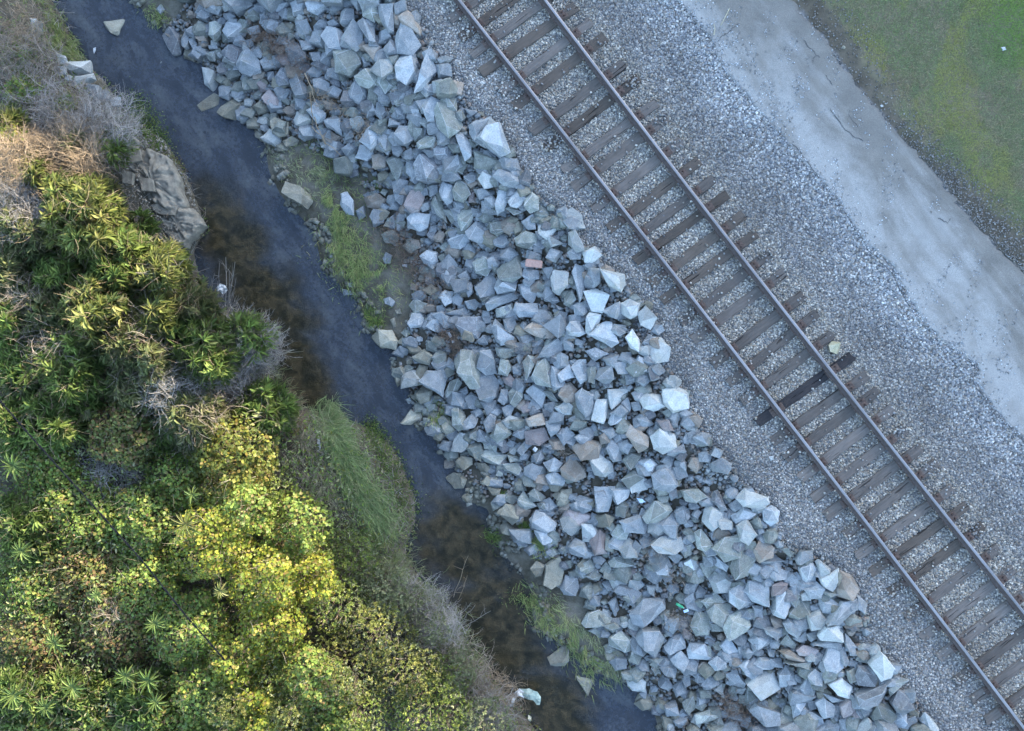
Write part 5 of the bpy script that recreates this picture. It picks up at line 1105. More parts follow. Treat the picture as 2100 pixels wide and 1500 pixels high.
# round-leaved creeper mounds ---------------------------------------------------
VINES = [
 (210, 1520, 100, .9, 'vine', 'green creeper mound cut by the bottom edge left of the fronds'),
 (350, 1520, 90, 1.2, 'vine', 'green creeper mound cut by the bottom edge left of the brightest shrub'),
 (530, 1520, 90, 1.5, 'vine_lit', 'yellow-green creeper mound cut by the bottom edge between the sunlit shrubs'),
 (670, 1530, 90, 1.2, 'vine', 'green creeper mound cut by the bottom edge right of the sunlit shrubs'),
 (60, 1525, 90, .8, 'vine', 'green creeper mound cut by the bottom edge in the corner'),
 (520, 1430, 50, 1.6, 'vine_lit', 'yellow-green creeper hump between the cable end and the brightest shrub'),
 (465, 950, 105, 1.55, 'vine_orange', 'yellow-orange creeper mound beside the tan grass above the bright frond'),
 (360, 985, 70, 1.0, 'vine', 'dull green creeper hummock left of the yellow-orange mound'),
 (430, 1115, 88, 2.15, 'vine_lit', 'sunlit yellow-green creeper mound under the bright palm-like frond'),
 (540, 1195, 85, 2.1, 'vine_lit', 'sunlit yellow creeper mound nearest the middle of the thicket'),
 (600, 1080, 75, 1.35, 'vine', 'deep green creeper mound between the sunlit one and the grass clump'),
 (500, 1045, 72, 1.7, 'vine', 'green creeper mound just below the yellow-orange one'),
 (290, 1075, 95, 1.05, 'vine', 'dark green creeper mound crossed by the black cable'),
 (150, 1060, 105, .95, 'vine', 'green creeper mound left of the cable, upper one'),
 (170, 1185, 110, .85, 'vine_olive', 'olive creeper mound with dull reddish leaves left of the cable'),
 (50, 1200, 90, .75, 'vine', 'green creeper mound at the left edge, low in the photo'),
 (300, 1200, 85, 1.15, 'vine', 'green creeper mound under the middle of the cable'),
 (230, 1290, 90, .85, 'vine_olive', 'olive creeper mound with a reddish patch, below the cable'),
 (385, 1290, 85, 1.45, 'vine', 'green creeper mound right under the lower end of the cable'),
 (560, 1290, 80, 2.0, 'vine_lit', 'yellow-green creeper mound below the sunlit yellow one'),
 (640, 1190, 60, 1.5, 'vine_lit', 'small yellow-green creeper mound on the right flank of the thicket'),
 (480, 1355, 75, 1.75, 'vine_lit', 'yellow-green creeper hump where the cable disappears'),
 (60, 1320, 85, .75, 'vine_olive', 'olive creeper mound in the lower left corner'),
 (90, 960, 80, .85, 'vine', 'green creeper mound at the left edge just under the cable'),
 (410, 1420, 75, 1.55, 'vine', 'green creeper mound at the bottom edge left of centre thicket'),
 (640, 1400, 90, 1.7, 'vine', 'deep green creeper mound low in the thicket beside the pale shrub'),
 (40, 120, 42, .1, 'vine', 'dark green leafy weed mound in the top left corner'),
 (50, 185, 45, .25, 'vine', 'green leafy weed mound below the top left one'),
 (130, 215, 34, .1, 'vine', 'small green leafy mound beside the bare soil under the far bank blocks'),
 (20, 270, 35, .9, 'vine_lit', 'small yellow-green leafy mound on the upper left edge'),
 (240, 890, 90, 1.3, 'vine_olive', 'dull olive creeper patch among grey twigs above the cable'),
]
for i, (cx, cy, rp, zt, pal, lab) in enumerate(VINES):
    r = np.random.default_rng(200 + i)
    f = mound_frame(cx, cy, rp, zt, rp * r.uniform(.85, 1.05), r.uniform(0, 90))
    n = int(AREA(f) * 850)
    p1, n1 = mound_pts(f, n, r, .09, i)
    parts = [leaves(p1, n1, LEAF_ROUND, .062, .062, PALS[pal], r, .9)]
    p2, n2 = mound_pts(f, n // 3, r, .45, i)
    parts.append(leaves(p2, n2, LEAF_ROUND, .055, .055, PALS['vine_olive'], r, 1.2))
    # a few long sprays and dry bits
    p3, n3 = mound_pts(f, int(AREA(f) * 22), r, .05, i)
    st = [stems_of(f, int(AREA(f) * 60), r, PALS['dead'])] + twigs(p3, n3 + r.normal(size=n3.shape), .3, .003, PALS['dead'], r)
    plant('creeper_mound', lab, 'creeper', 'creeper mounds on the far bank', f, parts, st)

# reeds / cane with long leaves ------------------------------------------------------
REEDS = [
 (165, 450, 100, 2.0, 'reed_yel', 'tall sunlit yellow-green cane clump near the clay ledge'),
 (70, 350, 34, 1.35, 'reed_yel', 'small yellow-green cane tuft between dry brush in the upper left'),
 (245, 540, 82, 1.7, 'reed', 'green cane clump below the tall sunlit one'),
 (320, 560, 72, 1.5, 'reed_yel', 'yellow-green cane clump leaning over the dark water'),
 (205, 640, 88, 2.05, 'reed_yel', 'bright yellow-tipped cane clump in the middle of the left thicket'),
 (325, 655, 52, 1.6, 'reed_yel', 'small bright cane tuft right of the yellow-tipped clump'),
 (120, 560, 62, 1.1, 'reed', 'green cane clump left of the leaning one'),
 (90, 640, 65, 1.5, 'reed_dim', 'dull green cane clump near the left edge at mid height'),
 (400, 720, 90, 1.55, 'reed', 'green cane clump behind the grey dead canes'),
 (290, 760, 95, 1.65, 'reed_dim', 'dull cane clump in the shaded centre of the thicket'),
 (150, 760, 95, 1.6, 'reed', 'dull olive cane clump left of the shaded centre'),
 (50, 760, 70, 1.0, 'reed', 'green cane clump at the left edge above the cable'),
 (40, 860, 70, 1.0, 'reed', 'fresh green cane clump crossed by the cable at the left edge'),
 (390, 860, 85, 1.35, 'reed_dim', 'dull cane clump above the yellow-orange creeper'),
 (510, 690, 55, .9, 'reed', 'low green cane clump at the water below the grey canes'),
 (545, 840, 62, .85, 'reed', 'green and tan cane clump at the bend of the water'),
 (50, 1080, 75, .95, 'reed', 'green cane clump at the left edge under the cable'),
 (35, 1430, 60, .95, 'reed', 'green cane clump in the bottom left corner'),
 (150, 1430, 75, .9, 'reed', 'green cane clump on the bottom edge next to the corner'),
 (290, 1440, 75, .95, 'reed', 'green cane clump on the bottom edge, third from the corner'),
 (30, 560, 55, .8, 'reed_dim', 'dull cane clump on the left edge above the thicket centre'),
 (20, 250, 34, .9, 'reed_yel', 'yellow-green cane tuft on the upper left edge'),
 (400, 640, 60, 1.3, 'reed_dim', 'dull cane clump between the bright tuft and the fan of grey canes'),
 (470, 740, 60, .5, 'reed_dim', 'dull low cane clump under the silver-grey dead canes'),
 (110, 860, 70, 1.4, 'reed', 'green cane clump right of the large fresh frond'),
 (320, 870, 70, .9, 'reed', 'green cane clump above the dark hollow'),
 (20, 660, 55, 1.1, 'reed', 'green cane clump on the left edge near mid height'),
 (250, 700, 65, 1.8, 'reed_dim', 'dull cane clump just below the yellow-tipped clump'),
 (232, 305, 38, .35, 'reed', 'small narrow green cane tuft on the edge of the clay ledge'),
 (150, 300, 30, .7, 'reed_dim', 'dull cane tuft poking through the tan heap of stalks'),
 (15, 450, 50, .9, 'reed_dim', 'dull cane clump on the left edge beside the twig tangle'),
 (290, 470, 35, .3, 'reed', 'low green cane tuft on soil left of the lower clay ledge'),
 (60, 490, 60, 1.0, 'reed_dim', 'dim cane clump left of the tall sunlit cane'),
]
for i, (cx, cy, rp, zt, pal, lab) in enumerate(REEDS):
    r = np.random.default_rng(400 + i)
    f = mound_frame(cx, cy, rp, zt, rp * r.uniform(.8, 1.05), r.uniform(0, 90))
    k = int(AREA(f) * (120 if pal == 'reed_dim' else 108))
    c1, cn1 = mound_pts(f, k, r, .08, i + 30, .95)
    parts = [clusters(c1, cn1, 12, .21 if pal == 'reed_dim' else .23, .012 if pal == 'reed_dim' else .0135, PALS[pal], r, .5)]
    c2, cn2 = mound_pts(f, k // 2, r, .3, i + 30)
    parts.append(clusters(c2, cn2, 9, .22, .017, PALS['reed_dim'], r, .5))
    p3, n3 = mound_pts(f, int(AREA(f) * 120), r, .06, i + 30)
    st = [stems_of(f, int(AREA(f) * 40), r, PALS['tan'], .007)] + twigs(p3, n3 * .4 + r.normal(size=n3.shape) * np.array([1, 1, .5]), .42, .0042, PALS['dead'] if i % 2 else PALS['tan'], r)
    plant('cane_clump', lab, 'cane', 'cane clumps on the far bank', f, parts, st)

# shrubs with small upright leaves ----------------------------------------------------
SHRUBS = [
 (760, 1215, 66, .35, 'grey', 'grey-green bush right under the reddish bare soil'),
 (845, 1250, 52, .1, 'grey', 'small grey-green bush touching the lower water edge'),
 (935, 1370, 52, .1, 'grey', 'grey-green bush behind the reddish-brown dead brush'),
 (905, 1395, 55, .5, 'shrub', 'green shrub wedged behind the lower water brush'),
 (630, 1130, 62, .9, 'shrub', 'green shrub between the sunlit creeper and the drooping grass'),
 (575, 1010, 52, .8, 'shrub', 'green shrub under the cream rag'),
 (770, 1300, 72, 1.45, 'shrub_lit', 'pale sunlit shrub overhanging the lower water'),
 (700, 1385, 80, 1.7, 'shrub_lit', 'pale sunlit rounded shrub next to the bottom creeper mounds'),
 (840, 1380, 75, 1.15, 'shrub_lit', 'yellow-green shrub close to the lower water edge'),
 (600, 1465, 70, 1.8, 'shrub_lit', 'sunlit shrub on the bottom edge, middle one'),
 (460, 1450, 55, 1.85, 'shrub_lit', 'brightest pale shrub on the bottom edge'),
 (730, 1465, 70, 1.3, 'shrub', 'green shrub on the bottom edge right of the sunlit ones'),
 (690, 1240, 70, 1.25, 'shrub', 'green shrub on the right flank above the pale ones'),
 (790, 1220, 62, .55, 'grey', 'grey-green bush above the lower water edge'),
 (880, 1290, 45, .4, 'grey', 'low grey-green bush tangled with dead twigs'),
 (880, 1455, 80, .8, 'shrub', 'green shrub on the bottom edge nearest the water'),
 (990, 1480, 62, .25, 'grey', 'low grey-green bush beside the plastic sheet'),
 (720, 1150, 62, .5, 'shrub', 'low green shrub below the reddish bare soil'),
 (560, 1390, 60, 1.7, 'shrub', 'green shrub between the cable end and the bottom edge'),
]
for i, (cx, cy, rp, zt, pal, lab) in enumerate(SHRUBS):
    r = np.random.default_rng(600 + i)
    f = mound_frame(cx, cy, rp, zt, rp * r.uniform(.85, 1.05), r.uniform(0, 90))
    k = int(AREA(f) * 210)
    c1, cn1 = mound_pts(f, k, r, .07, i + 60)
    parts = [clusters(c1, cn1, 9, .055, .020, PALS[pal], r, 1.1, spread=.7)]
    c2, cn2 = mound_pts(f, k // 2, r, .35, i + 60)
    parts.append(clusters(c2, cn2, 7, .055, .02, PALS['grey'], r, .9))
    st = [stems_of(f, int(AREA(f) * 80), r, PALS['dead'])]
    plant('leafy_shrub', lab, 'shrub', 'shrubs on the far bank', f, parts, st)

# palm-like rosettes ---------------------------------------------------------------
FRONDS = [
 (382, 1075, 2.35, .36, 'reed_yel', 'bright sunlit palm-like frond, the largest and palest one'),
 (452, 1212, 1.9, .20, 'reed_yel', 'small star-shaped frond in the dark gap of the sunlit creeper'),
 (318, 1278, 1.55, .26, 'reed', 'green frond just left of the lower cable'),
 (112, 1318, 1.3, .30, 'reed', 'blue-green frond beside the reddish leaves'),
 (30, 1425, 1.45, .36, 'reed', 'large green frond in the bottom left corner'),
 (150, 1410, 1.3, .32, 'reed', 'green frond second along the bottom from the left corner'),
 (260, 1385, 1.35, .30, 'reed', 'green frond with fingers spread left, low in the thicket'),
 (305, 1395, 1.45, .34, 'reed', 'broad green frond right of the spread-left one'),
 (320, 1440, 1.3, .28, 'reed', 'green frond on the bottom edge under the broad one'),
 (28, 955, 1.3, .34, 'reed', 'large fresh frond on the left edge beside the cable'),
 (296, 910, .8, .26, 'reed_dim', 'dim frond in the dark hollow above the cable'),
 (45, 1130, 1.2, .30, 'reed', 'green frond on the left edge under the cable'),
 (200, 1220, 1.25, .18, 'reed', 'little frond among the olive creeper leaves'),
 (395, 1015, 1.35, .22, 'reed', 'frond between dark creeper above the bright largest frond'),
 (95, 1450, 1.2, .30, 'reed', 'drooping frond on the bottom edge near the corner'),
 (180, 850, .95, .22, 'reed_dim', 'dim frond among the grey twigs above the cable'),
]
for i, (cx, cy, zt, ln, pal, lab) in enumerate(FRONDS):
    r = np.random.default_rng(700 + i)
    f = mound_frame(cx, cy, 20, zt)
    top = np.array([P(cx, cy, zt)])
    n = 15; a = np.linspace(-.2, 5.6, n) + r.uniform(-.12, .12, n) + r.uniform(0, 6)
    d = np.stack([np.cos(a), np.sin(a), r.uniform(.05, .45, n)], 1); d /= np.linalg.norm(d, axis=1, keepdims=True)
    up = np.tile([[0, 0, 1.]], (n, 1)) - d * d[:, 2:3]
    B = rand_basis(up, spin=d, r=r); s = r.uniform(.75, 1.1, n)
    V, F, m = scatter(LEAF_LONG[0], LEAF_LONG[1], np.repeat(top, n, 0), B, np.stack([.038 * s, ln * s, ln * .8 * s], 1), .03, r)
    parts = [(V, F, np.repeat(pal_pick(PALS[pal], n, r), m, 0))]
    base = np.array(P(cx, cy, f['zb'])); t = np.linspace(0, 1, 5)[None, :, None]
    V, F = tubes(base * (1 - t) + top[0] * t, np.full((1, 5), .009))
    plant('palm_like_frond', lab, 'frond', 'palm-like fronds in the thicket', f, parts, [(V, F, (.09, .10, .04))], crown_name='fingers')

# dead brush ------------------------------------------------------------------------
BRUSH = [
 (498, 712, 74, .7, 'deadgrey', 1500, 'pale bare-twig bush reaching over the water beside the long straw canes'),
 (130, 720, 95, 1.35, 'dead', 420, 'grey twig web over the dull cane clumps left of centre thicket'),
 (340, 790, 85, 1.6, 'deadgrey', 700, 'brown-grey twig web over the shaded centre of the thicket'),
 (60, 620, 60, 1.3, 'dead', 320, 'brown-grey bare branches on the left edge above the fresh cane'),
 (25, 330, 66, 1.3, 'tan', 800, 'pale brown twigs on the left edge beside the tan heap'),
 (80, 220, 70, .4, 'deadgrey', 520, 'grey twig thicket between the green leafy weeds in the upper left'),
 (840, 1240, 60, -.1, 'deadgrey', 420, 'grey wispy twigs on the low bushes by the bare soil'),
 (1000, 1460, 50, -.3, 'deadgrey', 300, 'grey twigs on the bottom edge left of the plastic sheet'),
 (130, 265, 95, .15, 'dead', 1100, 'brown-grey tangle of dead twigs in the upper left thicket'),
 (140, 335, 92, 1.0, 'tan', 1200, 'pale tan heap of dry matted stalks below the upper twig tangle'),
 (50, 130, 70, .1, 'dead', 700, 'dark brown dead brush in the top left corner'),
 (205, 275, 78, .6, 'deadgrey', 900, 'silvery bare branches fanning towards the clay ledge'),
 (45, 440, 72, 1.1, 'deadgrey', 1000, 'grey twig tangle on the left edge beside the tall sunlit cane'),
 (455, 770, 72, .7, 'deadgrey', 1100, 'silver-grey dead canes spilling over the dark water bend'),
 (410, 850, 65, 1.3, 'dead', 450, 'grey-brown dead twigs below the silver-grey canes'),
 (280, 690, 80, 1.45, 'dead', 360, 'grey twigs woven through the centre of the thicket'),
 (320, 600, 60, 1.0, 'tan', 260, 'tan dry stalks between the cane clumps'),
 (220, 960, 70, .6, 'deadgrey', 380, 'grey twig tangle in the dark hollow beside the cable'),
 (180, 830, 60, .6, 'deadgrey', 300, 'grey bare branches above the cable on the left'),
 (905, 1290, 55, -.1, 'deadgrey', 420, 'bleached twig fan reaching over the lower water'),
 (960, 1380, 52, -.35, 'dead', 380, 'reddish-brown dead brush beside the lower water'),
 (1025, 1420, 42, -.7, 'tan', 260, 'tan dead twigs touching the plastic sheet'),
 (50, 50, 50, 0, 'tan', 200, 'tan dry stalks at the very top left'),
 (230, 1265, 30, .95, 'dead', 120, 'small brown dead patch inside the olive creeper'),
]
for i, (cx, cy, rp, zt, pal, n, lab) in enumerate(BRUSH):
    r = np.random.default_rng(800 + i)
    f = mound_frame(cx, cy, rp, max(zt, float(TZ(cx, cy)) + .25))
    p1, n1 = mound_pts(f, n, r, .12, i + 90)
    tend = r.normal(size=3) * .5
    d = n1 * .35 + r.normal(size=n1.shape) * np.array([1, 1, .35]) + np.array([tend[0], tend[1], 0]) * 1.2
    parts = twigs(p1, d, .46, .0052, PALS[pal], r, .55, 6, 1)
    plant('dead_brush', lab, 'brush', 'dead brush on the far bank', f, parts, None, 'twigs', 'twig')

# upright dead canes standing by the water, with twig sprays
def canes(lab, items, pal, rad=.007):
    rad *= 1.6
    r = np.random.default_rng(len(lab))
    V = []; x0, y0, z0 = items[0][0]
    loc = P(x0, y0, z0); e = tag(link('dead_cane', None, loc=loc), lab, 'dead cane', 'dead canes over the water')
    for (a, b_) in items:
        A_ = np.array(P(*a)); B_ = np.array(P(*b_)); t = np.linspace(0, 1, 7)[:, None]
        path = A_ * (1 - t) + B_ * t + r.normal(size=(7, 3)) * .018 * np.sin(t * math.pi)
        ln = np.linalg.norm(B_ - A_)
        v, f_ = tubes(path[None], np.linspace(rad, rad * .35, 7)[None])
        V.append((v, f_, PALS[pal][r.integers(0, len(PALS[pal]))]))
        k = r.integers(3, 7, 4); st = path[np.clip(k, 0, 5)]; dd = np.tile(B_ - A_, (4, 1)) / ln + r.normal(size=(4, 3)) * .45
        V += twigs(st, dd, ln * .22, rad * .35, PALS[pal], r, .3, 4)
    v, fa, t = join(V)
    link('stalks', np_mesh('stalks', v - np.array(loc), fa, tint=np.clip(t * np.ones((len(v), 1)) if np.ndim(t) == 1 else t, 0, .9)), M['twig'], parent=e)
    return e
zc = -.75
r_ = random.Random(5)
it = [((440 + r_.uniform(-25, 30), 690 + r_.uniform(-20, 20), zc), (x, y, .35)) for x, y in [(450, 540), (463, 528), (482, 537), (440, 560), (470, 555), (484, 570), (478, 600), (450, 575), (432, 585), (420, 620), (400, 610), (500, 640), (520, 625), (534, 632), (495, 610), (405, 630), (460, 590), (445, 600)]]
canes('fan of tall grey dead canes holding a white plastic bag', it, 'deadgrey')
canes('pair of long straw-coloured canes pointing right over the dark water', [((495, 735, -.7), (594, 674, .2)), ((500, 728, -.7), (578, 690, .1)), ((505, 700, -.8), (560, 660, 0))], 'straw2', .007)
canes('single long pale cane pointing right below the straw-coloured pair', [((500, 750, -.7), (603, 717, .1)), ((530, 775, -.8), (568, 730, -.2))], 'straw2', .007)
canes('upright dry weed stalk rising over the lower water', [((930, 1225, -1.2), (960, 1140, -.1)), ((940, 1230, -1.2), (958, 1180, -.5)), ((905, 1245, -1.2), (948, 1200, -.6))], 'tan', .006)
canes('thin straw stalk leaning right across the lower water', [((940, 1292, -1.2), (1007, 1253, -.4)), ((925, 1300, -1.3), (975, 1240, -.5)), ((920, 1290, -1.3), (966, 1236, -.6))], 'deadgrey', .006)
canes('bleached curved stalks lying on the right bank weeds', [((1095, 1285, -1.5), (1145, 1312, -1.3)), ((1108, 1235, -1.4), (1150, 1270, -1.2)), ((1112, 1232, -1.4), (1128, 1262, -1.3))], 'tan', .005)
canes('long crooked brown branch lying across the upper riprap', [((1325 / 1 - 700, 150, -.2), (650, 215, -.25)), ((636, 190, -.3), (640, 260, -.5)), ((640, 260, -.5), (700, 320, -.7)), ((645, 240, -.4), (668, 300, -.8))], 'tan', .010)
canes('thin dry cane standing in the green clump above the brown water', [((780, 1125, -1.0), (838, 1030, -.2))], 'tan', .006)

# grasses ----------------------------------------------------------------------------
def grass(lab, line_pts, width, n, ln, lean, pal, name='grass_clump', wd=.010, zup=0.0, cat='grass', grp='grass clumps by the creek'):
    r = np.random.default_rng(len(lab) * 7 + n)
    lp = np.array(line_pts, float); t = r.uniform(0, len(lp) - 1, n); a = np.minimum(t.astype(int), len(lp) - 2); fr = (t - a)[:, None]
    q = lp[a] * (1 - fr) + lp[a + 1] * fr
    w_ = width[0] + (width[1] - width[0]) * (t / (len(lp) - 1)) if isinstance(width, tuple) else np.full(n, width)
    x = q[:, 0] + r.normal(size=n) * w_ * .45; y = q[:, 1] + r.normal(size=n) * w_ * .45
    if n > 400 and pal != 'combed':
        kk = fbm(x / 13, y / 13, 33, 3) > .46; x, y = x[kk], y[kk]; n = len(x)
    z = np.maximum(TZ(x, y), WATER - .05) + r.uniform(0, .12, n) + zup
    pos_ = P3(x, y, z)
    tuft = fbm(x / 12, y / 12, 91, 3)
    d = np.stack([lean[0] + (tuft - .5) * 2.2 + r.normal(size=n) * .35, lean[1] + r.normal(size=n) * .4 + (vnoise(x / 15, y / 15, 8) - .5) * 1.2, np.full(n, .0)], 1)
    nrm = np.array([0, 0, 1.]) + r.normal(size=(n, 3)) * .35
    B = rand_basis(nrm, spin=d + 1e-4, r=r); s = r.uniform(.5, 1.2, n)
    V, F, m = scatter(BLADE[0], BLADE[1], pos_, B, np.stack([wd * s, ln * s, ln * s * .7], 1), .03, r)
    T = np.repeat(pal_pick(PALS[pal], n, r), m, 0)
    cx, cy = lp.mean(0)
    loc = np.array(P(cx, cy, float(TZ(cx, cy))))
    o = link(name, np_mesh(name, V - loc, F, tint=T), M['grass'], loc=tuple(loc))
    return tag(o, lab, cat, grp)
grass('long combed green grass clump on the point between the creek bends', [(672, 835), (688, 880), (712, 940), (742, 1000), (785, 1065)], (24, 42), 4600, .40, (.45, -.8), 'combed', zup=.2)
grass('grey-green grass leaning beside the long combed clump', [(600, 850), (625, 920), (650, 980), (680, 1040)], (34, 42), 2400, .30, (.2, -.6), 'straw')
grass('drooping grass below the combed clump near the bare soil', [(715, 1090), (760, 1110), (800, 1080)], 28, 900, .26, (.5, -.5), 'grass')
grass('tan feathery grass tuft at the water bend', [(570, 800), (595, 850), (600, 900)], 30, 1300, .30, (.4, .5), 'tan')
grass('green grass strip along the top left waterline', [(70, 5), (100, 50), (125, 90), (150, 115)], (34, 22), 2600, .22, (.5, -.8), 'grass')
grass('wide sparse grass cover of the right mudbank', [(640, 300), (690, 400), (720, 480), (760, 560), (800, 620)], (60, 80), 2400, .13, (.3, -.5), 'grass')
grass('green tuft on the right mudbank, upper one', [(678, 400), (690, 440), (700, 470)], 20, 900, .18, (-.2, -.8), 'grass')
grass('long low green sward on the right mudbank', [(690, 480), (705, 520), (735, 560), (760, 575)], (46, 46), 2600, .17, (.3, -.6), 'grass')
grass('bright green tuft beside the riprap foot in the upper half', [(762, 380), (765, 400), (775, 425)], 14, 500, .15, (.2, .3), 'herb')
grass('green tuft on the mud just above the pyramid-shaped stone', [(752, 640), (765, 660), (775, 665)], 18, 520, .14, (.3, .3), 'herb')
grass('tuft of grass growing between stones at the waterside', [(878, 820), (895, 845), (905, 860)], 20, 700, .24, (.1, -.9), 'grass')
grass('small spiky tuft beside the pale khaki stone', [(1028, 1018), (1032, 1030)], 9, 160, .16, (.1, .6), 'herb')
grass('grass tuft under the grey stones at the right waterside', [(1100, 1120), (1118, 1135)], 18, 420, .22, (.2, .2), 'grass')
grass('small green tuft between the right waterside stones', [(1070, 1078), (1080, 1090)], 11, 220, .14, (.2, .2), 'herb')
grass('long sparse weed bed along the lower right waterline', [(1068, 1215), (1110, 1260), (1160, 1300), (1200, 1350), (1240, 1385)], (30, 42), 2000, .20, (.4, -.7), 'grass')
grass('weedy green strip between the lower waterline and the big veined stones', [(1130, 1230), (1190, 1290), (1240, 1345), (1270, 1380)], (24, 30), 900, .18, (.4, -.7), 'grey')
grass('thin weeds fringing the water beside the lower khaki stones', [(1000, 1095), (1020, 1112)], 16, 260, .12, (.3, .1), 'herb')
grass('thin weeds on the right mud shelf under the slab stone', [(640, 330), (660, 370), (650, 345)], 24, 420, .13, (.2, -.3), 'grey')
grass('thin rough grass on the mud beside the upper waterline', [(560, 300), (600, 350), (640, 420)], 36, 500, .12, (.3, -.3), 'grey')
grass('thin grass at the foot of the upper left riprap', [(310, 20), (330, 45)], 22, 260, .14, (.3, -.4), 'grass')
grass('ragged grey-green weeds fringing the far bank waterline', [(470, 650), (540, 750), (600, 830), (650, 880)], 30, 1800, .24, (.5, .1), 'grey')
grass('grey-green weeds along the lower far bank waterline', [(800, 1130), (850, 1200), (890, 1250), (930, 1310), (960, 1370), (1010, 1430)], 40, 4200, .24, (.4, .3), 'grey')
grass('green weeds behind the lower far bank fringe', [(700, 1110), (770, 1180), (850, 1270), (900, 1340), (960, 1440)], 60, 3800, .24, (.4, .3), 'grass')
# matted dry stalks caught among the stones
def matted(lab, pts, width, n, pal, ln=.3):
    r = np.random.default_rng(n + len(lab))
    lp = np.array(pts, float); t = r.uniform(0, len(lp) - 1, n); a = np.minimum(t.astype(int), len(lp) - 2); fr = (t - a)[:, None]
    q = lp[a] * (1 - fr) + lp[a + 1] * fr + r.normal(size=(n, 2)) * width * .5
    z = TZ(q[:, 0], q[:, 1]) + r.uniform(.05, .46, n)
    d = r.normal(size=(n, 3)) * np.array([1, 1, .15])
    v, f_, t_ = join(twigs(P3(q[:, 0], q[:, 1], z), d, ln, .0035, PALS[pal], r, .6, 6))
    cx, cy = lp.mean(0); loc = np.array(P(cx, cy, float(TZ(cx, cy))))
    tag(link('flood_debris', np_mesh('flood_debris', v - loc, f_, tint=t_), M['twig'], loc=tuple(loc)), lab, 'dry stalks', 'dry stalks caught in the riprap')
matted('brown matted stalks over the upper riprap stones', [(520, 70), (560, 90), (600, 110), (620, 160)], 30, 800, 'rusty')
matted('dry stalks trailing down beside the blue stone in the upper riprap', [(640, 190), (680, 220), (730, 250), (760, 290)], 22, 300, 'tan')
matted('dark brown debris at the riprap foot left of the brick', [(795, 470), (830, 510), (860, 560), (890, 610)], 36, 1100, 'rusty', .24)
matted('brown debris with white scraps low on the riprap', [(905, 670), (925, 700), (940, 720)], 24, 420, 'rusty', .2)
matted('dry stalks in the middle of the lower riprap', [(1330, 1120), (1350, 1160), (1400, 1200)], 26, 260, 'dead', .25)
matted('brown stalks around the green bottle', [(1370, 1260), (1400, 1280), (1420, 1300)], 18, 200, 'dead', .2)
matted('brown dry grass in the bottom riprap hollow', [(1480, 1430), (1510, 1460), (1540, 1480)], 28, 560, 'rusty', .22)
matted('thin stalks caught midway in the riprap', [(1050, 690), (1090, 720), (1060, 780)], 24, 220, 'dead')
matted('brown debris by the smooth pale stones in the central riprap', [(1130, 920), (1180, 935), (1210, 915)], 14, 180, 'dead', .2)

# low leafy herbs ---------------------------------------------------------------------
def herb(lab, pts, width, n, pal='herb', size=.030):
    r = np.random.default_rng(n * 3 + len(lab))
    lp = np.array(pts, float); t = r.uniform(0, len(lp) - 1, n); a = np.minimum(t.astype(int), len(lp) - 2); fr = (t - a)[:, None]
    ww = np.interp(t, [0, len(lp) - 1], width if isinstance(width, tuple) else (width, width))[:, None]
    q = lp[a] * (1 - fr) + lp[a + 1] * fr + r.normal(size=(n, 2)) * ww * .5
    z = np.maximum(TZ(q[:, 0], q[:, 1]), WATER) + r.uniform(.0, .16, n) * (.4 + fbm(q[:, 0] / 12, q[:, 1] / 12, 4, 2))
    p1 = P3(q[:, 0], q[:, 1], z)
    v, f_, t_ = leaves(p1, np.tile([[0, 0, 1.]], (n, 1)), LEAF_ROUND, size, size, PALS[pal], r, 1.0)
    cx, cy = lp.mean(0); loc = np.array(P(cx, cy, float(TZ(cx, cy))))
    tag(link('herb_patch', np_mesh('herb_patch', v - loc, f_, tint=t_), M['leaf'], loc=tuple(loc)), lab, 'herb', 'low herbs at the waterline')
    if n <= 500 or 'thin green' in lab: bpy.data.objects[-1 if False else [k for k in bpy.data.objects.keys() if k.startswith('herb_patch')][-1]]['kind'] = 'stuff'
herb('dense green herb patch spilling from the clay ledge into the water', [(270, 205), (290, 240), (310, 275), (330, 300)], (30, 34), 2600)
herb('straggly reddish-green herbs beside the clay ledge', [(345, 310), (365, 345), (372, 370)], 16, 500, 'vine_olive')
herb('bright green herb mat along the point below the combed grass', [(755, 870), (775, 900), (800, 960), (825, 1020), (820, 1075)], (20, 42), 3200)
herb('dark green weeds on the far bank near the small whitish stone', [(60, 100), (90, 150), (130, 210)], 40, 700, 'vine')
herb('green creeping weeds on soil below the far bank blocks', [(125, 200), (150, 225)], 30, 450)
herb('thin green herbs on the right mudbank', [(640, 280), (720, 340), (740, 470), (690, 560), (790, 620)], 50, 1400, 'herb', .022)
herb('green weeds by the lower right waterline', [(1050, 1220), (1110, 1240), (1150, 1255)], 26, 420, 'herb', .022)
# ground litter under the thicket ------------------------------------------------------
r = np.random.default_rng(77); n = 100000
y = r.uniform(-400, 1900, n); x = WL(y) + 12 - np.abs(r.uniform(0, 1, n)) ** 1.0 * 1150
k = (x > -420) & ~((np.abs(x - 320) < 90) & (y > 285) & (y < 520)); x, y = x[k], y[k]
k = (r.uniform(size=len(x)) < .35 + .65 * (y > 560) + .3 * (fbm(x / 30, y / 30, 2, 3) > .5)); x, y = x[k], y[k]; n = len(x)
z = np.maximum(TZ(x, y), WATER) + r.uniform(.01, .30, n) * np.clip((WL(y) - x) / 80, 0, 1) + .01 + r.uniform(.0, .85, n) * np.clip((WL(y) - x - 30) / 90, 0, 1) * (.25 + .75 * (y > 520)) * fbm(x / 40, y / 40, 88, 3) * 1.6
v, f_, t_ = leaves(P3(x, y, z), np.tile([[0, 0, 1.]], (n, 1)), LEAF_LONG, .085, .034, PALS['vine'] + PALS['reed'] + PALS['grey'] + PALS['reed_dim'], r, 1.0)
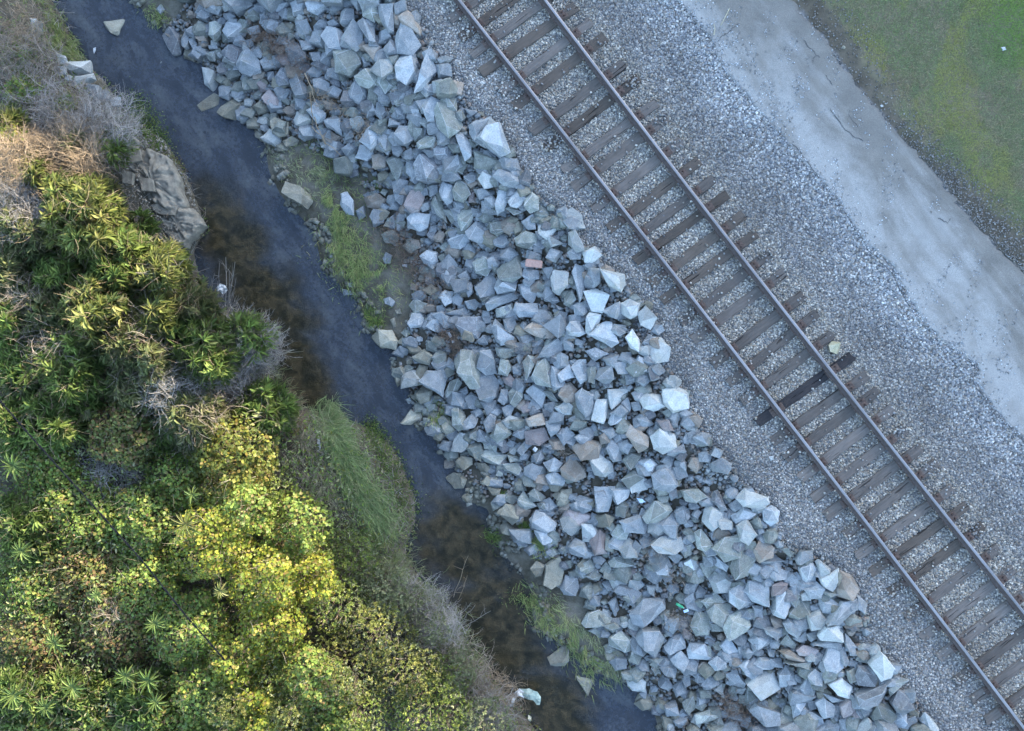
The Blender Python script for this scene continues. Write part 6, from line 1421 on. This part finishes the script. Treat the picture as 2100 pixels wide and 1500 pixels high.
tag(link('undergrowth', np_mesh('undergrowth', v, f_, tint=t_), M['leaf']), 'low mixed leaves and litter under the far bank thicket', 'undergrowth', kind='stuff')
n = 14000; y = r.uniform(-200, 1700, n); x = WL(y) - r.uniform(-4, 520, n)
k = (x > -200); x, y = x[k], y[k]; n = len(x)
p1 = P3(x, y, TZ(x, y) + r.uniform(.02, .35, n))
v, f_, t_ = join(twigs(p1, r.normal(size=(n, 3)) * np.array([1, 1, .3]), .3, .0045, PALS['dead'] + PALS['deadgrey'], r, .5, 5))
tag(link('fallen_twigs', np_mesh('fallen_twigs', v, f_, tint=t_), M['twig']), 'fallen grey twigs scattered over the far bank soil', 'twigs', kind='stuff')
# lawn --------------------------------------------------------------------------------
n = 300000; r = np.random.default_rng(55)
y = r.uniform(-420, 760, n); x = GE(y) - 8 + r.uniform(0, 1, n) * 640 
k = (x < 2350) & (r.uniform(size=n) < sstep(-14, 40, x - GE(y) + (fbm(x / 22, y / 22, 6, 3) - .5) * 70) * (.55 + .6 * fbm(x / 40, y / 40, 19, 3)))
x, y = x[k], y[k]; n = len(x)
nrm = np.array([0, 0, 1.]) + r.normal(size=(n, 3)) * .5
B = rand_basis(nrm, r=r); s = r.uniform(.5, 1.2, n)
QB = ([(-.5, 0, 0), (.5, 0, 0), (.12, 1, .35), (-.12, 1, .35)], [(0, 1, 2, 3)])
V, F, m = scatter(QB[0], QB[1], P3(x, y, TZ(x, y) + .004), B, np.stack([.012 * s, .06 * s, .06 * s], 1), .05, r)
g = 1.75 * np.array([(.145, .18, .075), (.12, .155, .075), (.115, .135, .075), (.165, .16, .09), (.18, .155, .105), (.13, .115, .085)])
d1 = .55 * fbm(x / 90, y / 90, 61, 4) + .45 * fbm(x / 14, y / 14, 67, 3); 
gi = np.clip(((1 - d1) * 9 - 2.3 + r.normal(size=n) * 1.0 + 1.6 * sstep(60, 0, x - GE(y)) + .9 * sstep(1850, 2050, x) * sstep(250, 400, y)), 0, 5).astype(int)
col = g[gi] * r.uniform(.7, 1.25, (n, 1))
br = sstep(.50, .68, fbm(x / 50 + 7, y / 110, 66, 3))[:, None] * (x > 1740)[:, None]
col = col * (1 - br * .6) + np.array([.32, .34, .09]) * br * .6
cr = (sstep(120, 40, np.hypot(x - 2090, y - 60)))[:, None]; col = col * (1 - cr * .7) + np.array([.15, .30, .06]) * cr * .7
tag(link('lawn', np_mesh('lawn', V, F, tint=np.repeat(col, m, 0)), M['grass']), 'patchy short green and yellowing lawn right of the path', 'lawn', kind='stuff')
# ------------------------------------------------------------------ twisted black cable
pts = [(-300, 470, 2.9), (-60, 752, 2.72), (0, 822, 2.68), (60, 892, 2.62), (160, 1003, 2.55), (290, 1148, 2.45), (380, 1262, 2.3), (440, 1330, 2.05), (475, 1372, 1.75), (520, 1425, 1.2), (545, 1450, .4)]
c_ = np.array([P(*p) for p in pts]); t0 = np.linspace(0, 1, len(c_)); tt = np.linspace(0, 1, 420)
cc = np.stack([np.interp(tt, t0, c_[:, k]) for k in range(3)], 1)
for _ in range(25): cc[1:-1] = (cc[:-2] + cc[2:] + 2 * cc[1:-1]) / 4
d = np.gradient(cc, axis=0); d /= np.linalg.norm(d, axis=1, keepdims=True); a = np.cross(d, [0, 0, 1.]); a /= np.linalg.norm(a, axis=1, keepdims=True); b2 = np.cross(d, a)
e = tag(link('utility_cable', None, loc=tuple(cc[0])), 'thin black twisted utility cable running over the left thicket', 'cable')
M['cable'] = plain('black_cable', (.006, .008, .013), .9, var=.2, spec=.03)
for k in (0, 1):
    ph = tt * 2 * math.pi * 26 + k * math.pi
    q = cc + (a * np.cos(ph)[:, None] + b2 * np.sin(ph)[:, None]) * .010
    v, f_ = tubes(q[None], np.full((1, len(q)), .0105 if k == 0 else .009), 5)
    link('strand', np_mesh('strand', v - cc[0], f_, smooth=True), M['cable'], parent=e)

# ------------------------------------------------------------------ litter
M['white_plastic'] = plain('white_plastic', (.46, .50, .54), .4, var=.2, scale=12)
M['teal_plastic'] = plain('pale_teal_plastic', (.27, .36, .33), .45, var=.25, scale=5)
M['green_plastic'] = plain('green_plastic', (.03, .30, .16), .3, var=.2)
M['blue_plastic'] = plain('blue_white_plastic', (.35, .50, .72), .35, var=.3, scale=12)
M['cream'] = plain('cream_rag', (.42, .40, .30), .8, var=.2, scale=14)
def crumple(name, mat_, lab, cat, outline, z, amp=.05, seed=0, arch=.1, parent=None, group=None):
    """crumpled thin film with real thickness"""
    cx = sum(p[0] for p in outline) / len(outline); cy = sum(p[1] for p in outline) / len(outline); k = (CAM_H - z) / CAM_H / PPM
    bm = bmesh.new()
    vs = [bm.verts.new(((x - cx) * k, -(y - cy) * k, 0)) for x, y in outline]
    bm.faces.new(vs); bmesh.ops.triangulate(bm, faces=bm.faces)
    for _ in range(3 if len(outline) < 9 else 2): bmesh.ops.subdivide_edges(bm, edges=[e_ for e_ in bm.edges if e_.calc_length() > .03], cuts=1, use_grid_fill=True); bmesh.ops.triangulate(bm, faces=bm.faces)
    rad = max(v.co.length for v in bm.verts)
    for v in bm.verts:
        o = Vector((seed * 3.7, 0, 0))
        v.co.z = arch * (1 - (v.co.length / rad) ** 2) + mnoise.noise(v.co * (2.2 / rad) + o) * amp + abs(mnoise.noise(v.co * (5 / rad) + o)) * amp * .6
        v.co.x += mnoise.noise(v.co * 6 + o * 2) * amp * .3
    bmesh.ops.recalc_face_normals(bm, faces=bm.faces)
    bmesh.ops.solidify(bm, geom=list(bm.faces), thickness=.004)
    me = bpy.data.meshes.new(name); bm.to_mesh(me); bm.free()
    o = link(name, me, M[mat_], loc=P(cx, cy, z)) if parent is None else link(name, me, M[mat_], parent=parent, loc=Vector(P(cx, cy, z)) - parent.location)
    if lab: tag(o, lab, cat, group)
    return o
crumple('plastic_bag', 'white_plastic', 'crumpled white plastic bag snagged in the grey dead canes', 'bag', [(444, 591), (450, 582), (461, 585), (468, 591), (465, 601), (457, 603), (452, 597), (447, 600)], .0, .09, 1, .03)
e = tag(link('plastic_sheet', None, loc=P(1080, 1427, -1.45)), 'torn teal and white plastic sheet draped at the edge of the lower water', 'sheet')
crumple('teal_part', 'teal_plastic', None, None, [(1066, 1413), (1085, 1411), (1103, 1418), (1109, 1428), (1107, 1445), (1100, 1443), (1092, 1434), (1080, 1432), (1070, 1425)], -1.42, .06, 2, .07, parent=e)
crumple('white_part', 'white_plastic', None, None, [(1046, 1450), (1049, 1432), (1056, 1418), (1066, 1412), (1074, 1417), (1082, 1425), (1074, 1430), (1064, 1424), (1056, 1434), (1053, 1450)], -1.40, .06, 3, .05, parent=e)
crumple('plastic_scrap', 'white_plastic', 'narrow white plastic scrap standing in the combed grass', 'scrap', [(652, 895), (656, 897), (658, 915), (659, 930), (655, 933), (651, 920)], -.55, .04, 4, .04)
crumple('plastic_scrap', 'white_plastic', 'white scrap on the brown debris low on the riprap, upper of two', 'scrap', [(917, 683), (922, 681), (927, 690), (923, 693)], -1.15, .02, 5, .03)
crumple('plastic_scrap', 'white_plastic', 'tiny white scrap on the brown debris, lower of two', 'scrap', [(926, 699), (931, 698), (932, 703), (927, 704)], -1.15, .02, 6, .02)
crumple('plastic_scrap', 'white_plastic', 'crumpled white scrap lying on the lawn', 'scrap', [(2053, 98), (2060, 97), (2063, 103), (2056, 105)], float(TZ(2058, 101)) + .03, .03, 7, .03)
crumple('plastic_scrap', 'white_plastic', 'bright white scrap on the riprap near its bottom centre, beside the brownish stone', 'scrap', [(1092, 922), (1097, 916), (1103, 921), (1098, 928)], float(TZ(1097, 922)) + .42, .02, 8, .03)
crumple('plastic_scrap', 'blue_plastic', 'pale blue and white scrap wedged between riprap stones', 'scrap', [(1306, 1022), (1316, 1023), (1324, 1030), (1312, 1032)], float(TZ(1315, 1027)) + .38, .03, 9, .03)
crumple('plastic_scrap', 'white_plastic', 'white scrap on the track gravel in the lower right', 'scrap', [(2072, 1299), (2078, 1296), (2079, 1301), (2074, 1303)], .04, .02, 10, .02)
crumple('leaf_scrap', 'cream', 'pale cream scrap caught beside the bottom shrubs over the water', 'scrap', [(1083, 1466), (1090, 1470), (1088, 1480), (1082, 1476)], -.9, .03, 12, .03)
crumple('plastic_scrap', 'white_plastic', 'small white scrap in the shallow top left water', 'scrap', [(192, 100), (197, 97), (197, 105), (193, 111)], WATER + .03, .02, 13, .02)
# lathe bottle / can
def lathe(name, prof, mat_, loc, rot, lab=None, cat=None, parent=None):
    K = 20; V_ = [(rr_ * math.cos(6.2832 * q / K), rr_ * math.sin(6.2832 * q / K), z) for z, rr_ in prof for q in range(K)]
    F_ = [(i * K + q, i * K + (q + 1) % K, (i + 1) * K + (q + 1) % K, (i + 1) * K + q) for i in range(len(prof) - 1) for q in range(K)]
    o = link(name, np_mesh(name, np.array(V_), np.array(F_), smooth=True), M[mat_], parent=parent, loc=loc); o.rotation_euler = rot
    if lab: tag(o, lab, cat)
    return o
zb = float(TZ(1395, 1243)) + .42
e = tag(link('plastic_bottle', None, loc=P(1395, 1243, zb)), 'green plastic drink bottle lying among the riprap stones', 'bottle')
e.rotation_euler = (R(90), 0, R(60))
lathe('bottle_body', [(-.105, .001), (-.105, .028), (-.095, .033), (-.03, .033), (-.02, .030), (.01, .033), (.045, .033), (.075, .020), (.088, .0125)], 'green_plastic', (0, 0, 0), (0, 0, 0), parent=e)
lathe('bottle_cap', [(.088, .0145), (.106, .0145), (.107, .001)], 'white_plastic', (0, 0, 0), (0, 0, 0), parent=e)
zb = float(TZ(1407, 1253)) + .40
o = lathe('drink_can', [(-.06, .001), (-.06, .022), (-.055, .0325), (.052, .0325), (.060, .026), (.057, .024), (.056, .001)], 'blue_plastic', P(1407, 1253, zb), (R(90), 0, R(-70)), 'pale blue-white drink can just below the green bottle', 'can')
zb = float(TZ(830, 545)) + .06
o = lathe('foam_cup', [(-.055, .001), (-.055, .027), (.05, .040), (.055, .042), (.055, .038), (-.045, .022), (-.045, .001)], 'white_plastic', P(830, 545, zb), (R(80), 0, R(80)), 'white foam cup lying on the brown debris at the riprap foot', 'cup')
# cream rag hanging on a crooked stick
e = tag(link('rag_on_stick', None, loc=P(585, 945, -.9)), 'cream rag on a crooked pale stick beside the grey-green grass', 'rag')
q = np.array([P(591, 900, -.4), P(586, 910, -.45), (P(587, 922, -.5)), P(584, 932, -.55), P(587, 945, -.7)]) - np.array(e.location)
v, f_ = tubes(q[None], np.full((1, 5), .012), 6); link('stick', np_mesh('stick', v, f_, smooth=True), M['cream'], parent=e)
crumple('rag', 'cream', None, None, [(579, 942), (585, 934), (592, 941), (590, 951), (584, 957), (578, 951)], -.5, .06, 11, .07, parent=e)
# dry sticks left on the path
for lab, ps in (('long pale stick lying on the top of the path', [(1496, 18), (1490, 30), (1484, 42), (1478, 53)]), ('short forked pale stick on the top of the path', [(1464, 72), (1466, 60), (1464, 50)])):
    q = np.array([P(x, y, float(TZ(x, y)) + .045) for x, y in ps]); v, f_ = tubes(q[None], np.linspace(.014, .007, len(ps))[None], 5)
    tag(link('stick', np_mesh('stick', v, f_), M['cream']), lab, 'stick', 'sticks on the path')
# fist-sized stones strewn on the path
for i, (x, y, c, lab) in enumerate([(1684, 231, 'p', 'small white stone on the middle of the path'), (1679, 245, 't', 'small brown stone just below the white one on the path'), (1775, 272, 'd', 'dark stone beside the scrape marks on the path'), (1731, 97, 'k', 'khaki stone at the dark strip along the grass'), (1809, 217, 'p', 'pale stone at the edge of the path under the grass')]):
    s = 4.2; pts = [(x + s * math.cos(a) * (1 + .2 * math.sin(3 * a + i)), y + s * .8 * math.sin(a)) for a in np.linspace(0, 5.2, 6)]
    single_rock('pebble', c, pts, lab, 'pebble', seed=40 + i)
